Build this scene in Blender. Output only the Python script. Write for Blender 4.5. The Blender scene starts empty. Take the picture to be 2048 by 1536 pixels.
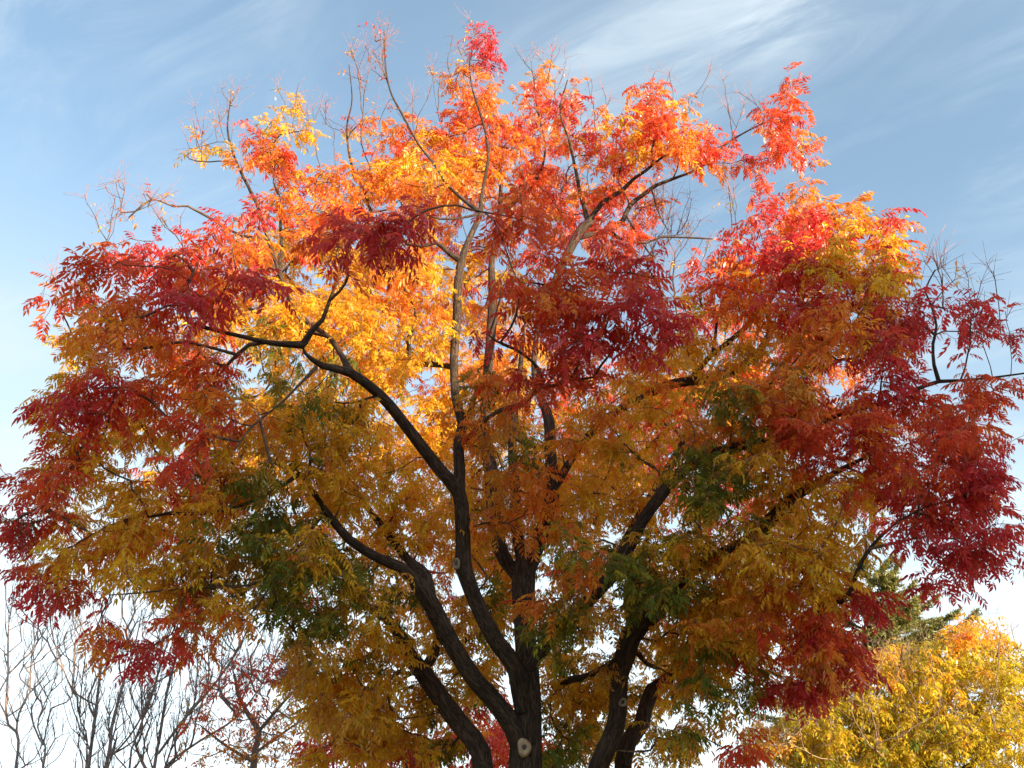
import bpy, math, random
import numpy as np
from mathutils import Vector

SEED = 7
rng = np.random.default_rng(SEED)
random.seed(SEED)

# ------------------------------------------------------------------ camera, sky, sun, exposure
scene = bpy.context.scene
FPX = 1850.0                       # focal length in pixels of the 2048 px wide photograph
PITCH = math.radians(27.0)
CAM = np.array([0.0, 0.0, 1.6])
cd = bpy.data.cameras.new("Camera")
cd.sensor_width = 36.0
cd.lens = 36.0 * FPX / 2048.0
cd.clip_start = 0.05
cd.clip_end = 4000.0
cam = bpy.data.objects.new("Camera", cd)
scene.collection.objects.link(cam)
cam.location = CAM
cam.rotation_euler = (math.pi / 2 + PITCH, 0, 0)
scene.camera = cam

SUN_EL = math.radians(14.0)
SUN_AZ = math.radians(132.0)       # clockwise from +Y: behind the photographer, to the right
SUN = np.array([math.sin(SUN_AZ) * math.cos(SUN_EL), math.cos(SUN_AZ) * math.cos(SUN_EL), math.sin(SUN_EL)])
sl = bpy.data.lights.new("Sun", 'SUN')
sl.energy = 5.0
sl.angle = math.radians(0.5)
sl.color = (1.0, 0.80, 0.56)
so = bpy.data.objects.new("Sun", sl)
scene.collection.objects.link(so)
so.rotation_euler = Vector(SUN).to_track_quat('Z', 'Y').to_euler()
so.location = (20, -30, 30)

scene.view_settings.view_transform = 'Standard'
scene.view_settings.look = 'None'
scene.view_settings.gamma = 1.0
scene.view_settings.exposure = 1.6

world = bpy.data.worlds.new("World")
scene.world = world
world.use_nodes = True


def build_world():
    nt = world.node_tree
    N, L = nt.nodes, nt.links
    N.clear()

    def math_(op, a, b=None, c=None, clamp=False):
        n = N.new('ShaderNodeMath')
        n.operation = op
        n.use_clamp = clamp
        for i, v in enumerate((a, b, c)):
            if v is None:
                continue
            if isinstance(v, (int, float)):
                n.inputs[i].default_value = v
            else:
                L.new(v, n.inputs[i])
        return n.outputs[0]

    def smooth(v, lo, hi, to0=0.0, to1=1.0):
        n = N.new('ShaderNodeMapRange')
        n.interpolation_type = 'SMOOTHSTEP'
        L.new(v, n.inputs[0])
        n.inputs[1].default_value = lo
        n.inputs[2].default_value = hi
        n.inputs[3].default_value = to0
        n.inputs[4].default_value = to1
        return n.outputs[0]

    def noise(vec, scale, detail, rough, dist=0.0):
        n = N.new('ShaderNodeTexNoise')
        L.new(vec, n.inputs['Vector'])
        n.inputs['Scale'].default_value = scale
        n.inputs['Detail'].default_value = detail
        n.inputs['Roughness'].default_value = rough
        n.inputs['Distortion'].default_value = dist
        return n.outputs[0]

    sky = N.new('ShaderNodeTexSky')
    sky.sky_type = 'NISHITA'
    sky.sun_disc = False
    sky.sun_elevation = SUN_EL
    sky.sun_rotation = SUN_AZ
    sky.air_density = 1.0
    sky.dust_density = 0.6
    sky.ozone_density = 1.0
    tc = N.new('ShaderNodeTexCoord')
    sep = N.new('ShaderNodeSeparateXYZ')
    L.new(tc.outputs['Generated'], sep.inputs[0])
    x, y, z = sep.outputs
    zc = math_('ADD', math_('MAXIMUM', z, 0.0), 0.04)
    u = math_('DIVIDE', x, zc)
    v = math_('DIVIDE', y, zc)
    # along / across the streaks of high cloud
    al = math_('SUBTRACT', math_('MULTIPLY', u, 0.79), math_('MULTIPLY', v, 0.61))
    ac = math_('ADD', math_('MULTIPLY', u, 0.61), math_('MULTIPLY', v, 0.79))
    comb = N.new('ShaderNodeCombineXYZ')
    L.new(math_('MULTIPLY', al, 0.35), comb.inputs[0])
    L.new(ac, comb.inputs[1])
    comb2 = N.new('ShaderNodeCombineXYZ')
    L.new(math_('MULTIPLY', al, 0.8), comb2.inputs[0])
    L.new(ac, comb2.inputs[1])
    streak = smooth(noise(comb.outputs[0], 6.5, 9.0, 0.62, 0.9), 0.38, 0.74)
    puff = smooth(noise(comb2.outputs[0], 2.3, 5.0, 0.5, 0.4), 0.40, 0.72)
    # one broad bright band overhead, as on the day
    d = math_('DIVIDE', math_('SUBTRACT', ac, 0.80), 0.15)
    band = math_('POWER', 2.718, math_('MULTIPLY', math_('MULTIPLY', d, d), -1.0))
    band = math_('MULTIPLY', band, smooth(al, -0.85, -0.4))
    m = math_('MULTIPLY', band, math_('ADD', math_('MULTIPLY', streak, 0.55), 0.22))
    m = math_('ADD', m, math_('MULTIPLY', math_('MULTIPLY', streak, puff), 0.55))
    low = smooth(z, 0.60, 0.20)                       # thin veil thickening to the horizon
    veil = math_('MULTIPLY', low, math_('ADD', math_('MULTIPLY', puff, 0.5), 0.55))
    left = smooth(x, 0.15, -0.5, 0.0, 0.40)
    veil = math_('ADD', veil, math_('MULTIPLY', math_('MULTIPLY', left, smooth(z, 0.66, 0.42)), 0.8))
    m = math_('ADD', math_('ADD', m, 0.12), veil, clamp=True)
    m = math_('MULTIPLY', m, 0.95)
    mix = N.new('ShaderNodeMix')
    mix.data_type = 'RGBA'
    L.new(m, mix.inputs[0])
    tint = N.new('ShaderNodeMix')
    tint.data_type = 'RGBA'
    tint.blend_type = 'MULTIPLY'
    tint.inputs[0].default_value = 1.0
    tint.inputs[7].default_value = (0.96, 1.05, 1.02, 1.0)
    L.new(sky.outputs[0], tint.inputs[6])
    L.new(tint.outputs[2], mix.inputs[6])
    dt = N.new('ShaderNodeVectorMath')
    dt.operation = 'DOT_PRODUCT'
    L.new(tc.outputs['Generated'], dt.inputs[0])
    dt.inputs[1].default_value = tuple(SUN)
    sun_side_fill = math_('MULTIPLY', smooth(dt.outputs['Value'], 0.0, 1.0), 3.2)  # extra cloud brightness on the unseen sun side, added to fill shaded leaves
    gain = math_('ADD', math_('ADD', smooth(z, 0.40, 0.12, 0.0, 0.55), 1.0), sun_side_fill)
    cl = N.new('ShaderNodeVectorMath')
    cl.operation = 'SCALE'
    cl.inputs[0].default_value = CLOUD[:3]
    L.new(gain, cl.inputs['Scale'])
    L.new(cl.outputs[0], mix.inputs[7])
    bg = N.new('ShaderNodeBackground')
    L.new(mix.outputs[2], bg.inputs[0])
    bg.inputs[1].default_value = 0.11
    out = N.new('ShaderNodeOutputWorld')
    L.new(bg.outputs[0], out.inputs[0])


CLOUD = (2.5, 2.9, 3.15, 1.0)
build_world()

# ------------------------------------------------------------------ helpers


def tag(o, label=None, cat=None, group=None, kind=None):
    if label:
        o["label"] = label
    if cat:
        o["category"] = cat
    if group:
        o["group"] = group
    if kind:
        o["kind"] = kind
    return o


def empty(name, loc):
    o = bpy.data.objects.new(name, None)
    o.location = loc
    o.empty_display_size = 0.3
    scene.collection.objects.link(o)
    return o


def ray(px, py):
    rx = (px - 1024.0) / FPX
    ru = -(py - 768.0) / FPX
    return np.array([rx, math.cos(PITCH) - math.sin(PITCH) * ru, math.sin(PITCH) + math.cos(PITCH) * ru])


def at(px, py, Y):
    """World point seen at (px, py) of the photograph and standing Y metres in front of the camera."""
    r = ray(px, py)
    return CAM + r * (Y / r[1])


def metres(px, py, Y):
    """Metres per photograph pixel there."""
    return (Y / ray(px, py)[1]) / FPX


def unit(v):
    n = np.linalg.norm(v)
    return v / n if n > 1e-9 else np.array([0.0, 0.0, 1.0])


def catmull(P, spacing):
    """Resample control rows (xyz + extra columns) as a smooth polyline."""
    P = np.asarray(P, float)
    if len(P) < 2:
        return P
    Q = np.vstack([2 * P[0] - P[1], P, 2 * P[-1] - P[-2]])
    out = []
    for i in range(1, len(Q) - 2):
        p0, p1, p2, p3 = Q[i - 1], Q[i], Q[i + 1], Q[i + 2]
        n = max(1, int(np.linalg.norm((p2 - p1)[:3]) / spacing))
        for k in range(n):
            t = k / n
            out.append(0.5 * ((2 * p1) + (-p0 + p2) * t + (2 * p0 - 5 * p1 + 4 * p2 - p3) * t * t
                              + (-p0 + 3 * p1 - 3 * p2 + p3) * t ** 3))
    out.append(P[-1])
    return np.array(out)


class Tubes:
    """Collects tapered tubes into one mesh, with a bark coordinate per vertex."""

    def __init__(self):
        self.V, self.F, self.B, self.n = [], [], [], 0

    def add(self, P, R, sides, rough=0.0, cap=True):
        P = np.asarray(P, float)
        R = np.asarray(R, float)
        n = len(P)
        if n < 2:
            return
        T = np.gradient(P, axis=0)
        T /= np.maximum(np.linalg.norm(T, axis=1)[:, None], 1e-9)
        ref = np.array([0.0, 1.0, 0.0]) if abs(T[0][1]) < 0.9 else np.array([1.0, 0.0, 0.0])
        U = np.empty_like(P)
        u = unit(ref - T[0] * np.dot(ref, T[0]))
        for i in range(n):
            u = unit(u - T[i] * np.dot(u, T[i]))
            U[i] = u
        W = np.cross(T, U)
        a = np.linspace(0, 2 * math.pi, sides, endpoint=False)
        ca, sa = np.cos(a), np.sin(a)
        rr = R[:, None] * np.ones(sides)[None, :]
        if rough:
            ph = rng.uniform(0, 6.28, 4)
            s = np.concatenate([[0], np.cumsum(np.linalg.norm(np.diff(P, axis=0), axis=1))])
            for k, (fa, fs, am) in enumerate(((2, 2.1, 1.0), (3, 5.0, 0.7), (1, 9.0, 0.5), (5, 3.0, 0.5))):
                rr = rr * (1 + rough * am * np.sin(fa * a[None, :] + ph[k] + fs * s[:, None]))
        V = P[:, None, :] + rr[:, :, None] * (ca[None, :, None] * U[:, None, :] + sa[None, :, None] * W[:, None, :])
        s = np.concatenate([[0], np.cumsum(np.linalg.norm(np.diff(P, axis=0), axis=1))])
        off = rng.uniform(0, 50)
        B = np.stack([rr * ca[None, :], rr * sa[None, :], np.repeat(s[:, None] + off, sides, 1)], -1)
        i0 = self.n
        idx = np.arange(n * sides).reshape(n, sides) + i0
        nx = np.roll(idx, -1, axis=1)
        F = np.stack([idx[:-1], nx[:-1], nx[1:], idx[1:]], -1).reshape(-1, 4)
        self.V.append(V.reshape(-1, 3))
        self.B.append(B.reshape(-1, 3))
        self.F.append(F)
        self.n += n * sides
        if cap:                                # blunt tip
            tip = P[-1] + T[-1] * R[-1] * 0.6
            self.V.append(tip[None])
            self.B.append(np.array([[0, 0, s[-1] + off]]))
            last = idx[-1]
            t = np.full(sides, self.n)
            self.F.append(np.stack([last, np.roll(last, -1), t, t], -1))
            self.n += 1

    def build(self, name, mat, parent=None, origin=(0, 0, 0), smooth=True):
        V = np.concatenate(self.V) - np.asarray(origin)
        F = np.concatenate(self.F)
        B = np.concatenate(self.B)
        me = bpy.data.meshes.new(name)
        tri = F[:, 2] == F[:, 3]
        cnt = np.where(tri, 3, 4)
        start = np.concatenate([[0], np.cumsum(cnt)[:-1]])
        keep = np.ones(F.shape, bool)
        keep[tri, 3] = False
        loops = F[keep]
        me.vertices.add(len(V))
        me.vertices.foreach_set("co", V.astype(np.float32).ravel())
        me.loops.add(len(loops))
        me.loops.foreach_set("vertex_index", loops.astype(np.int32))
        me.polygons.add(len(F))
        me.polygons.foreach_set("loop_start", start.astype(np.int32))
        me.update(calc_edges=True)
        me.polygons.foreach_set("use_smooth", np.full(len(F), smooth))
        at_ = me.attributes.new("bark_co", 'FLOAT_VECTOR', 'POINT')
        at_.data.foreach_set("vector", B.astype(np.float32).ravel())
        me.validate()
        me.materials.append(mat)
        o = bpy.data.objects.new(name, me)
        scene.collection.objects.link(o)
        if parent is not None:
            o.parent = parent
        return o


def poly_mesh(name, V, nside, C, mat, parent=None, origin=(0, 0, 0)):
    """Faces of nside consecutive vertices each, with one leaf colour per vertex."""
    V = np.asarray(V, np.float32) - np.asarray(origin, np.float32)
    nf = len(V) // nside
    me = bpy.data.meshes.new(name)
    me.vertices.add(len(V))
    me.vertices.foreach_set("co", V.ravel())
    me.loops.add(len(V))
    me.loops.foreach_set("vertex_index", np.arange(len(V), dtype=np.int32))
    me.polygons.add(nf)
    me.polygons.foreach_set("loop_start", np.arange(0, len(V), nside, dtype=np.int32))
    me.update(calc_edges=True)
    ca = me.color_attributes.new("leaf_colour", 'FLOAT_COLOR', 'POINT')
    ca.data.foreach_set("color", np.asarray(C, np.float32).ravel())
    me.materials.append(mat)
    o = bpy.data.objects.new(name, me)
    scene.collection.objects.link(o)
    if parent is not None:
        o.parent = parent
    return o


# ------------------------------------------------------------------ materials


def new_mat(name):
    m = bpy.data.materials.new(name)
    m.use_nodes = True
    m.node_tree.nodes.clear()
    return m, m.node_tree.nodes, m.node_tree.links


def bark_mat(name, dark, light, scale=1.0, lichen=0.0, bump=0.6):
    m, N, L = new_mat(name)
    at_ = N.new('ShaderNodeAttribute')
    at_.attribute_name = "bark_co"
    mp = N.new('ShaderNodeMapping')
    mp.inputs['Scale'].default_value = (1.0, 1.0, 0.16)
    L.new(at_.outputs['Vector'], mp.inputs[0])
    n1 = N.new('ShaderNodeTexNoise')
    n1.inputs['Scale'].default_value = 42 * scale
    n1.inputs['Detail'].default_value = 8
    n1.inputs['Roughness'].default_value = 0.62
    n1.inputs['Distortion'].default_value = 0.6
    L.new(mp.outputs[0], n1.inputs['Vector'])
    vo = N.new('ShaderNodeTexNoise')
    vo.inputs['Scale'].default_value = 30 * scale
    vo.inputs['Detail'].default_value = 3
    vo.inputs['Distortion'].default_value = 1.6
    L.new(mp.outputs[0], vo.inputs['Vector'])
    rd = N.new('ShaderNodeMath')
    rd.operation = 'SUBTRACT'
    L.new(vo.outputs[0], rd.inputs[0])
    rd.inputs[1].default_value = 0.5
    ab = N.new('ShaderNodeMath')
    ab.operation = 'ABSOLUTE'
    L.new(rd.outputs[0], ab.inputs[0])
    n2 = N.new('ShaderNodeTexNoise')
    n2.inputs['Scale'].default_value = 5 * scale
    n2.inputs['Detail'].default_value = 5
    L.new(at_.outputs['Vector'], n2.inputs['Vector'])
    fur = N.new('ShaderNodeMapRange')
    L.new(ab.outputs[0], fur.inputs[0])
    fur.inputs[2].default_value = 0.11
    fur.inputs[3].default_value = 0.25
    mul = N.new('ShaderNodeMath')
    mul.operation = 'MULTIPLY'
    L.new(fur.outputs[0], mul.inputs[0])
    L.new(n1.outputs[0], mul.inputs[1])
    cr = N.new('ShaderNodeValToRGB')
    cr.color_ramp.elements[0].position = 0.12
    cr.color_ramp.elements[0].color = (*dark, 1)
    cr.color_ramp.elements[1].position = 0.62
    cr.color_ramp.elements[1].color = (*light, 1)
    L.new(mul.outputs[0], cr.inputs[0])
    mx = N.new('ShaderNodeMix')
    mx.data_type = 'RGBA'
    mx.blend_type = 'MULTIPLY'
    mx.inputs[0].default_value = 0.6
    L.new(cr.outputs[0], mx.inputs[6])
    c2 = N.new('ShaderNodeValToRGB')
    c2.color_ramp.elements[0].position = 0.3
    c2.color_ramp.elements[0].color = (0.5, 0.47, 0.44, 1)
    c2.color_ramp.elements[1].position = 0.7
    c2.color_ramp.elements[1].color = (1.0, 1.0, 1.0, 1)
    L.new(n2.outputs[0], c2.inputs[0])
    L.new(c2.outputs[0], mx.inputs[7])
    bs = N.new('ShaderNodeBsdfPrincipled')
    bs.inputs['Roughness'].default_value = 0.9
    bs.inputs['Specular IOR Level'].default_value = 0.2
    L.new(mx.outputs[2], bs.inputs['Base Color'])
    bp = N.new('ShaderNodeBump')
    bp.inputs['Strength'].default_value = bump
    bp.inputs['Distance'].default_value = 0.02
    L.new(mul.outputs[0], bp.inputs['Height'])
    L.new(bp.outputs[0], bs.inputs['Normal'])
    out = N.new('ShaderNodeOutputMaterial')
    L.new(bs.outputs[0], out.inputs[0])
    return m


def leaf_mat(name, transl=0.5, tr_gain=1.55):
    m, N, L = new_mat(name)
    at_ = N.new('ShaderNodeAttribute')
    at_.attribute_name = "leaf_colour"
    di = N.new('ShaderNodeBsdfDiffuse')
    L.new(at_.outputs['Color'], di.inputs[0])
    gm = N.new('ShaderNodeMix')
    gm.data_type = 'RGBA'
    gm.blend_type = 'MULTIPLY'
    gm.inputs[0].default_value = 1.0
    gm.inputs[7].default_value = (tr_gain, tr_gain, tr_gain * 0.8, 1)
    L.new(at_.outputs['Color'], gm.inputs[6])
    tr = N.new('ShaderNodeBsdfTranslucent')
    L.new(gm.outputs[2], tr.inputs[0])
    mx = N.new('ShaderNodeMixShader')
    mx.inputs[0].default_value = transl
    L.new(di.outputs[0], mx.inputs[1])
    L.new(tr.outputs[0], mx.inputs[2])
    gl = N.new('ShaderNodeBsdfGlossy')
    gl.inputs['Roughness'].default_value = 0.45
    gl.inputs[0].default_value = (1, 1, 1, 1)
    lw = N.new('ShaderNodeLayerWeight')
    lw.inputs[0].default_value = 0.35
    sc = N.new('ShaderNodeMath')
    sc.operation = 'MULTIPLY'
    sc.inputs[1].default_value = 0.10
    L.new(lw.outputs['Fresnel'], sc.inputs[0])
    m2 = N.new('ShaderNodeMixShader')
    L.new(sc.outputs[0], m2.inputs[0])
    L.new(mx.outputs[0], m2.inputs[1])
    L.new(gl.outputs[0], m2.inputs[2])
    out = N.new('ShaderNodeOutputMaterial')
    L.new(m2.outputs[0], out.inputs[0])
    return m


def plain_mat(name, c1, c2, scale, rough=0.9, bump=0.0, coords='Object'):
    m, N, L = new_mat(name)
    tc = N.new('ShaderNodeTexCoord')
    n1 = N.new('ShaderNodeTexNoise')
    n1.inputs['Scale'].default_value = scale
    n1.inputs['Detail'].default_value = 8
    L.new(tc.outputs[coords], n1.inputs['Vector'])
    cr = N.new('ShaderNodeValToRGB')
    cr.color_ramp.elements[0].position = 0.3
    cr.color_ramp.elements[0].color = (*c1, 1)
    cr.color_ramp.elements[1].position = 0.7
    cr.color_ramp.elements[1].color = (*c2, 1)
    L.new(n1.outputs[0], cr.inputs[0])
    bs = N.new('ShaderNodeBsdfPrincipled')
    bs.inputs['Roughness'].default_value = rough
    L.new(cr.outputs[0], bs.inputs['Base Color'])
    if bump:
        bp = N.new('ShaderNodeBump')
        bp.inputs['Strength'].default_value = bump
        L.new(n1.outputs[0], bp.inputs['Height'])
        L.new(bp.outputs[0], bs.inputs['Normal'])
    out = N.new('ShaderNodeOutputMaterial')
    L.new(bs.outputs[0], out.inputs[0])
    return m


BARK = bark_mat("bark", (0.022, 0.014, 0.010), (0.108, 0.070, 0.047))
TWIG = bark_mat("twig bark", (0.06, 0.038, 0.027), (0.20, 0.135, 0.09), 2.0, bump=0.3)
BARE = bark_mat("bare stem bark", (0.14, 0.11, 0.10), (0.32, 0.25, 0.22), 1.5, bump=0.3)
PALE = bark_mat("pale twig bark", (0.20, 0.13, 0.08), (0.40, 0.29, 0.19), 2.0, bump=0.2)
STALK = bark_mat("leaf stalk", (0.34, 0.13, 0.09), (0.50, 0.24, 0.17), 2.0, bump=0.1)
LEAF = leaf_mat("autumn leaf")
NEEDLE = leaf_mat("needle leaf", 0.25, 1.0)

# ------------------------------------------------------------------ leaves
HUES = {                       # the leaf's own colour
    'R': (0.48, 0.036, 0.046),
    'r': (0.58, 0.078, 0.026),
    'O': (0.64, 0.215, 0.028),
    'Y': (0.66, 0.385, 0.028),
    'G': (0.100, 0.135, 0.020),
    'B': (0.52, 0.250, 0.040),
    'L': (0.46, 0.350, 0.024),
}
NEAR = {'R': 'Rrr', 'r': 'RrO', 'O': 'rOY', 'Y': 'OYL', 'G': 'GLY', 'B': 'BLY', 'L': 'LYG'}


def leaf_template(r, pairs, length, llen, lwid, droop):
    """One pinnate leaf: leaflets as hexagons (12 verts per pair + terminal) and a thin rachis of quads."""
    t = np.linspace(0.22, 0.93, pairs)

    def rach(s):
        return np.array([length * (s - 0.18 * droop * s * s), 0.0, -length * droop * 0.55 * s * s])

    hexes = []
    shape = np.array([[0, 0], [0.28, -0.46], [0.62, -0.40], [1, 0], [0.62, 0.40], [0.28, 0.46]])

    def leaflet(base, d, l, w, roll, curl):
        d = unit(d)
        side = unit(np.cross(np.array([0, 0, 1.0]), d) if abs(d[2]) < 0.98 else np.array([0, 1.0, 0]))
        up = np.cross(d, side)
        s2 = side * math.cos(roll) + up * math.sin(roll)
        n2 = np.cross(d, s2)
        pts = []
        for a, b in shape:
            p = base + d * (l * a) + s2 * (w * b) - n2 * (curl * l * a * a) + n2 * (abs(b) * w * 0.35)
            pts.append(p)
        hexes.append(pts)

    for i, s in enumerate(t):
        p = rach(s)
        for sg in (-1, 1):
            if r.random() < 0.05:
                continue
            f = r.uniform(0.35, 0.75)
            d = np.array([f, sg * r.uniform(0.7, 1.0), -r.uniform(0.15, 0.75) - 0.35 * droop])
            k = 0.75 + 0.35 * math.sin(math.pi * min(1, (i + 0.8) / pairs))
            leaflet(p + np.array([0, sg * 0.002, 0]), d, llen * k * r.uniform(0.85, 1.15), lwid * k * r.uniform(0.85, 1.15),
                    r.uniform(-0.6, 0.6), r.uniform(0.0, 0.35))
    d = rach(1.0) - rach(0.9)
    leaflet(rach(0.99), d + np.array([0, r.uniform(-.03, .03), -0.01]), llen * r.uniform(0.8, 1.1), lwid, r.uniform(-0.5, 0.5), r.uniform(0, 0.3))
    quads = []
    ss = np.linspace(0, 1, 4)
    w = 0.0016
    for a, b in zip(ss[:-1], ss[1:]):
        pa, pb = rach(a), rach(b)
        quads.append([pa + [0, -w, 0], pb + [0, -w, 0], pb + [0, w, 0], pa + [0, w, 0]])
        quads.append([pa + [0, 0, -w], pb + [0, 0, -w], pb + [0, 0, w], pa + [0, 0, w]])
    return np.array(hexes), np.array(quads)


_r = random.Random(3)
TEMPLATES = [leaf_template(_r, _r.choice((4, 5, 5, 6)), _r.uniform(0.24, 0.31), 0.094, 0.029, _r.uniform(0.4, 1.2)) for _ in range(14)]
SPARSE = [leaf_template(_r, 2, _r.uniform(0.16, 0.24), 0.085, 0.028, _r.uniform(0.5, 1.2)) for _ in range(6)]
FAR = [leaf_template(_r, 3, _r.uniform(0.22, 0.28), 0.115, 0.040, _r.uniform(0.4, 1.1)) for _ in range(8)]


class Leaves:
    """Collects leaf placements (position, direction, hue letter, size, template)."""

    def __init__(self, templates, hue_scale=1.0):
        self.tm = templates
        self.items = []
        self.hs = hue_scale

    def add(self, p, d, hue, size, sparse=False):
        self.items.append((p, d, hue, size, sparse))

    def arrays(self, hues, rachis_col=(0.42, 0.11, 0.07)):
        """Hexagon vertices, quad vertices and their colours for the leaves of the given hue letters."""
        HV, HC, QV, QC = [], [], [], []
        buckets = {}
        for it in self.items:
            if it[2] in hues:
                key = (bool(it[4]), int(rng.integers(0, 1000)) % (len(SPARSE) if it[4] else len(self.tm)))
                buckets.setdefault(key, []).append(it)
        for (sp, k), its in sorted(buckets.items()):
            hx, qd = (SPARSE if sp else self.tm)[k]
            n = len(its)
            P = np.array([i[0] for i in its])
            D = np.array([unit(i[1]) for i in its])
            S = np.array([i[3] for i in its])
            X = D
            Yv = np.cross(np.array([0, 0, 1.0])[None, :], X)
            Yv /= np.maximum(np.linalg.norm(Yv, axis=1)[:, None], 1e-6)
            ro = rng.normal(0, 0.35, n)
            Z = np.cross(X, Yv)
            Y2 = Yv * np.cos(ro)[:, None] + Z * np.sin(ro)[:, None]
            Z2 = np.cross(X, Y2)
            M = np.stack([X, Y2, Z2], -1) * S[:, None, None]        # columns are the axes
            h = hx.reshape(-1, 3)
            HVk = np.einsum('nij,kj->nki', M, h) + P[:, None, :]
            QVk = np.einsum('nij,kj->nki', M, qd.reshape(-1, 3)) + P[:, None, :]
            base = np.array([HUES[i[2]] for i in its])
            alt = np.array([HUES[NEAR[i[2]][int(rng.integers(0, 3))]] for i in its])
            w = rng.uniform(0, 0.40, n)[:, None] * np.array([1.5 if i[2] == 'G' else 1.0 for i in its])[:, None]
            base = base * (1 - w) + alt * w
            base *= rng.uniform(0.84, 1.14, n)[:, None]
            nl = len(hx)
            lv = rng.uniform(0.9, 1.1, (n, nl, 1)) * base[:, None, :]
            lv[..., 1] *= rng.uniform(0.85, 1.18, (n, nl))
            C = np.repeat(lv, 6, axis=1)
            HV.append(HVk.reshape(-1, 3))
            HC.append(C.reshape(-1, 3))
            QV.append(QVk.reshape(-1, 3))
            rc = np.array(rachis_col)[None, :] * 0.6 + base * 0.4
            QC.append(np.repeat(rc, qd.shape[0] * 4, axis=0))
        if not HV:
            return None
        f = lambda a: np.concatenate(a)
        one = lambda c: np.concatenate([np.clip(c * self.hs, 0, 0.9), np.ones((len(c), 1))], 1)
        return f(HV), one(f(HC)), f(QV), one(f(QC))


def foliage_mesh(name, arr, mat, parent, origin):
    """Hexagon leaflets and rachis quads in one mesh."""
    HV, HC, QV, QC = arr
    V = (np.concatenate([HV, QV]) - np.asarray(origin)).astype(np.float32)
    C = np.concatenate([HC, QC]).astype(np.float32)
    nh, nq = len(HV) // 6, len(QV) // 4
    start = np.concatenate([np.arange(nh) * 6, len(HV) + np.arange(nq) * 4]).astype(np.int32)
    me = bpy.data.meshes.new(name)
    me.vertices.add(len(V))
    me.vertices.foreach_set("co", V.ravel())
    me.loops.add(len(V))
    me.loops.foreach_set("vertex_index", np.arange(len(V), dtype=np.int32))
    me.polygons.add(nh + nq)
    me.polygons.foreach_set("loop_start", start)
    me.update(calc_edges=True)
    ca = me.color_attributes.new("leaf_colour", 'FLOAT_COLOR', 'POINT')
    ca.data.foreach_set("color", C.ravel())
    me.materials.append(mat)
    o = bpy.data.objects.new(name, me)
    scene.collection.objects.link(o)
    o.parent = parent
    return o


# ------------------------------------------------------------------ growing a tree


_HF = rng.normal(0, 1, (7, 3)) * np.array([1.5, 1.8, 2.2, 3.0, 3.4, 4.5, 6.0])[:, None]
_HP = rng.uniform(0, 6.28, 7)


def hue_field(p):
    """0..1, varying smoothly over about a metre, so that neighbouring sprays turn together."""
    v = np.sum(np.sin(_HF @ p + _HP) * np.array([1, 1, 1, .8, .7, .5, .4])) / 2.2 + rng.normal(0, 0.16)
    return min(0.9999, max(0.0, 0.5 * (1 + math.erf(v))))


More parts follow.
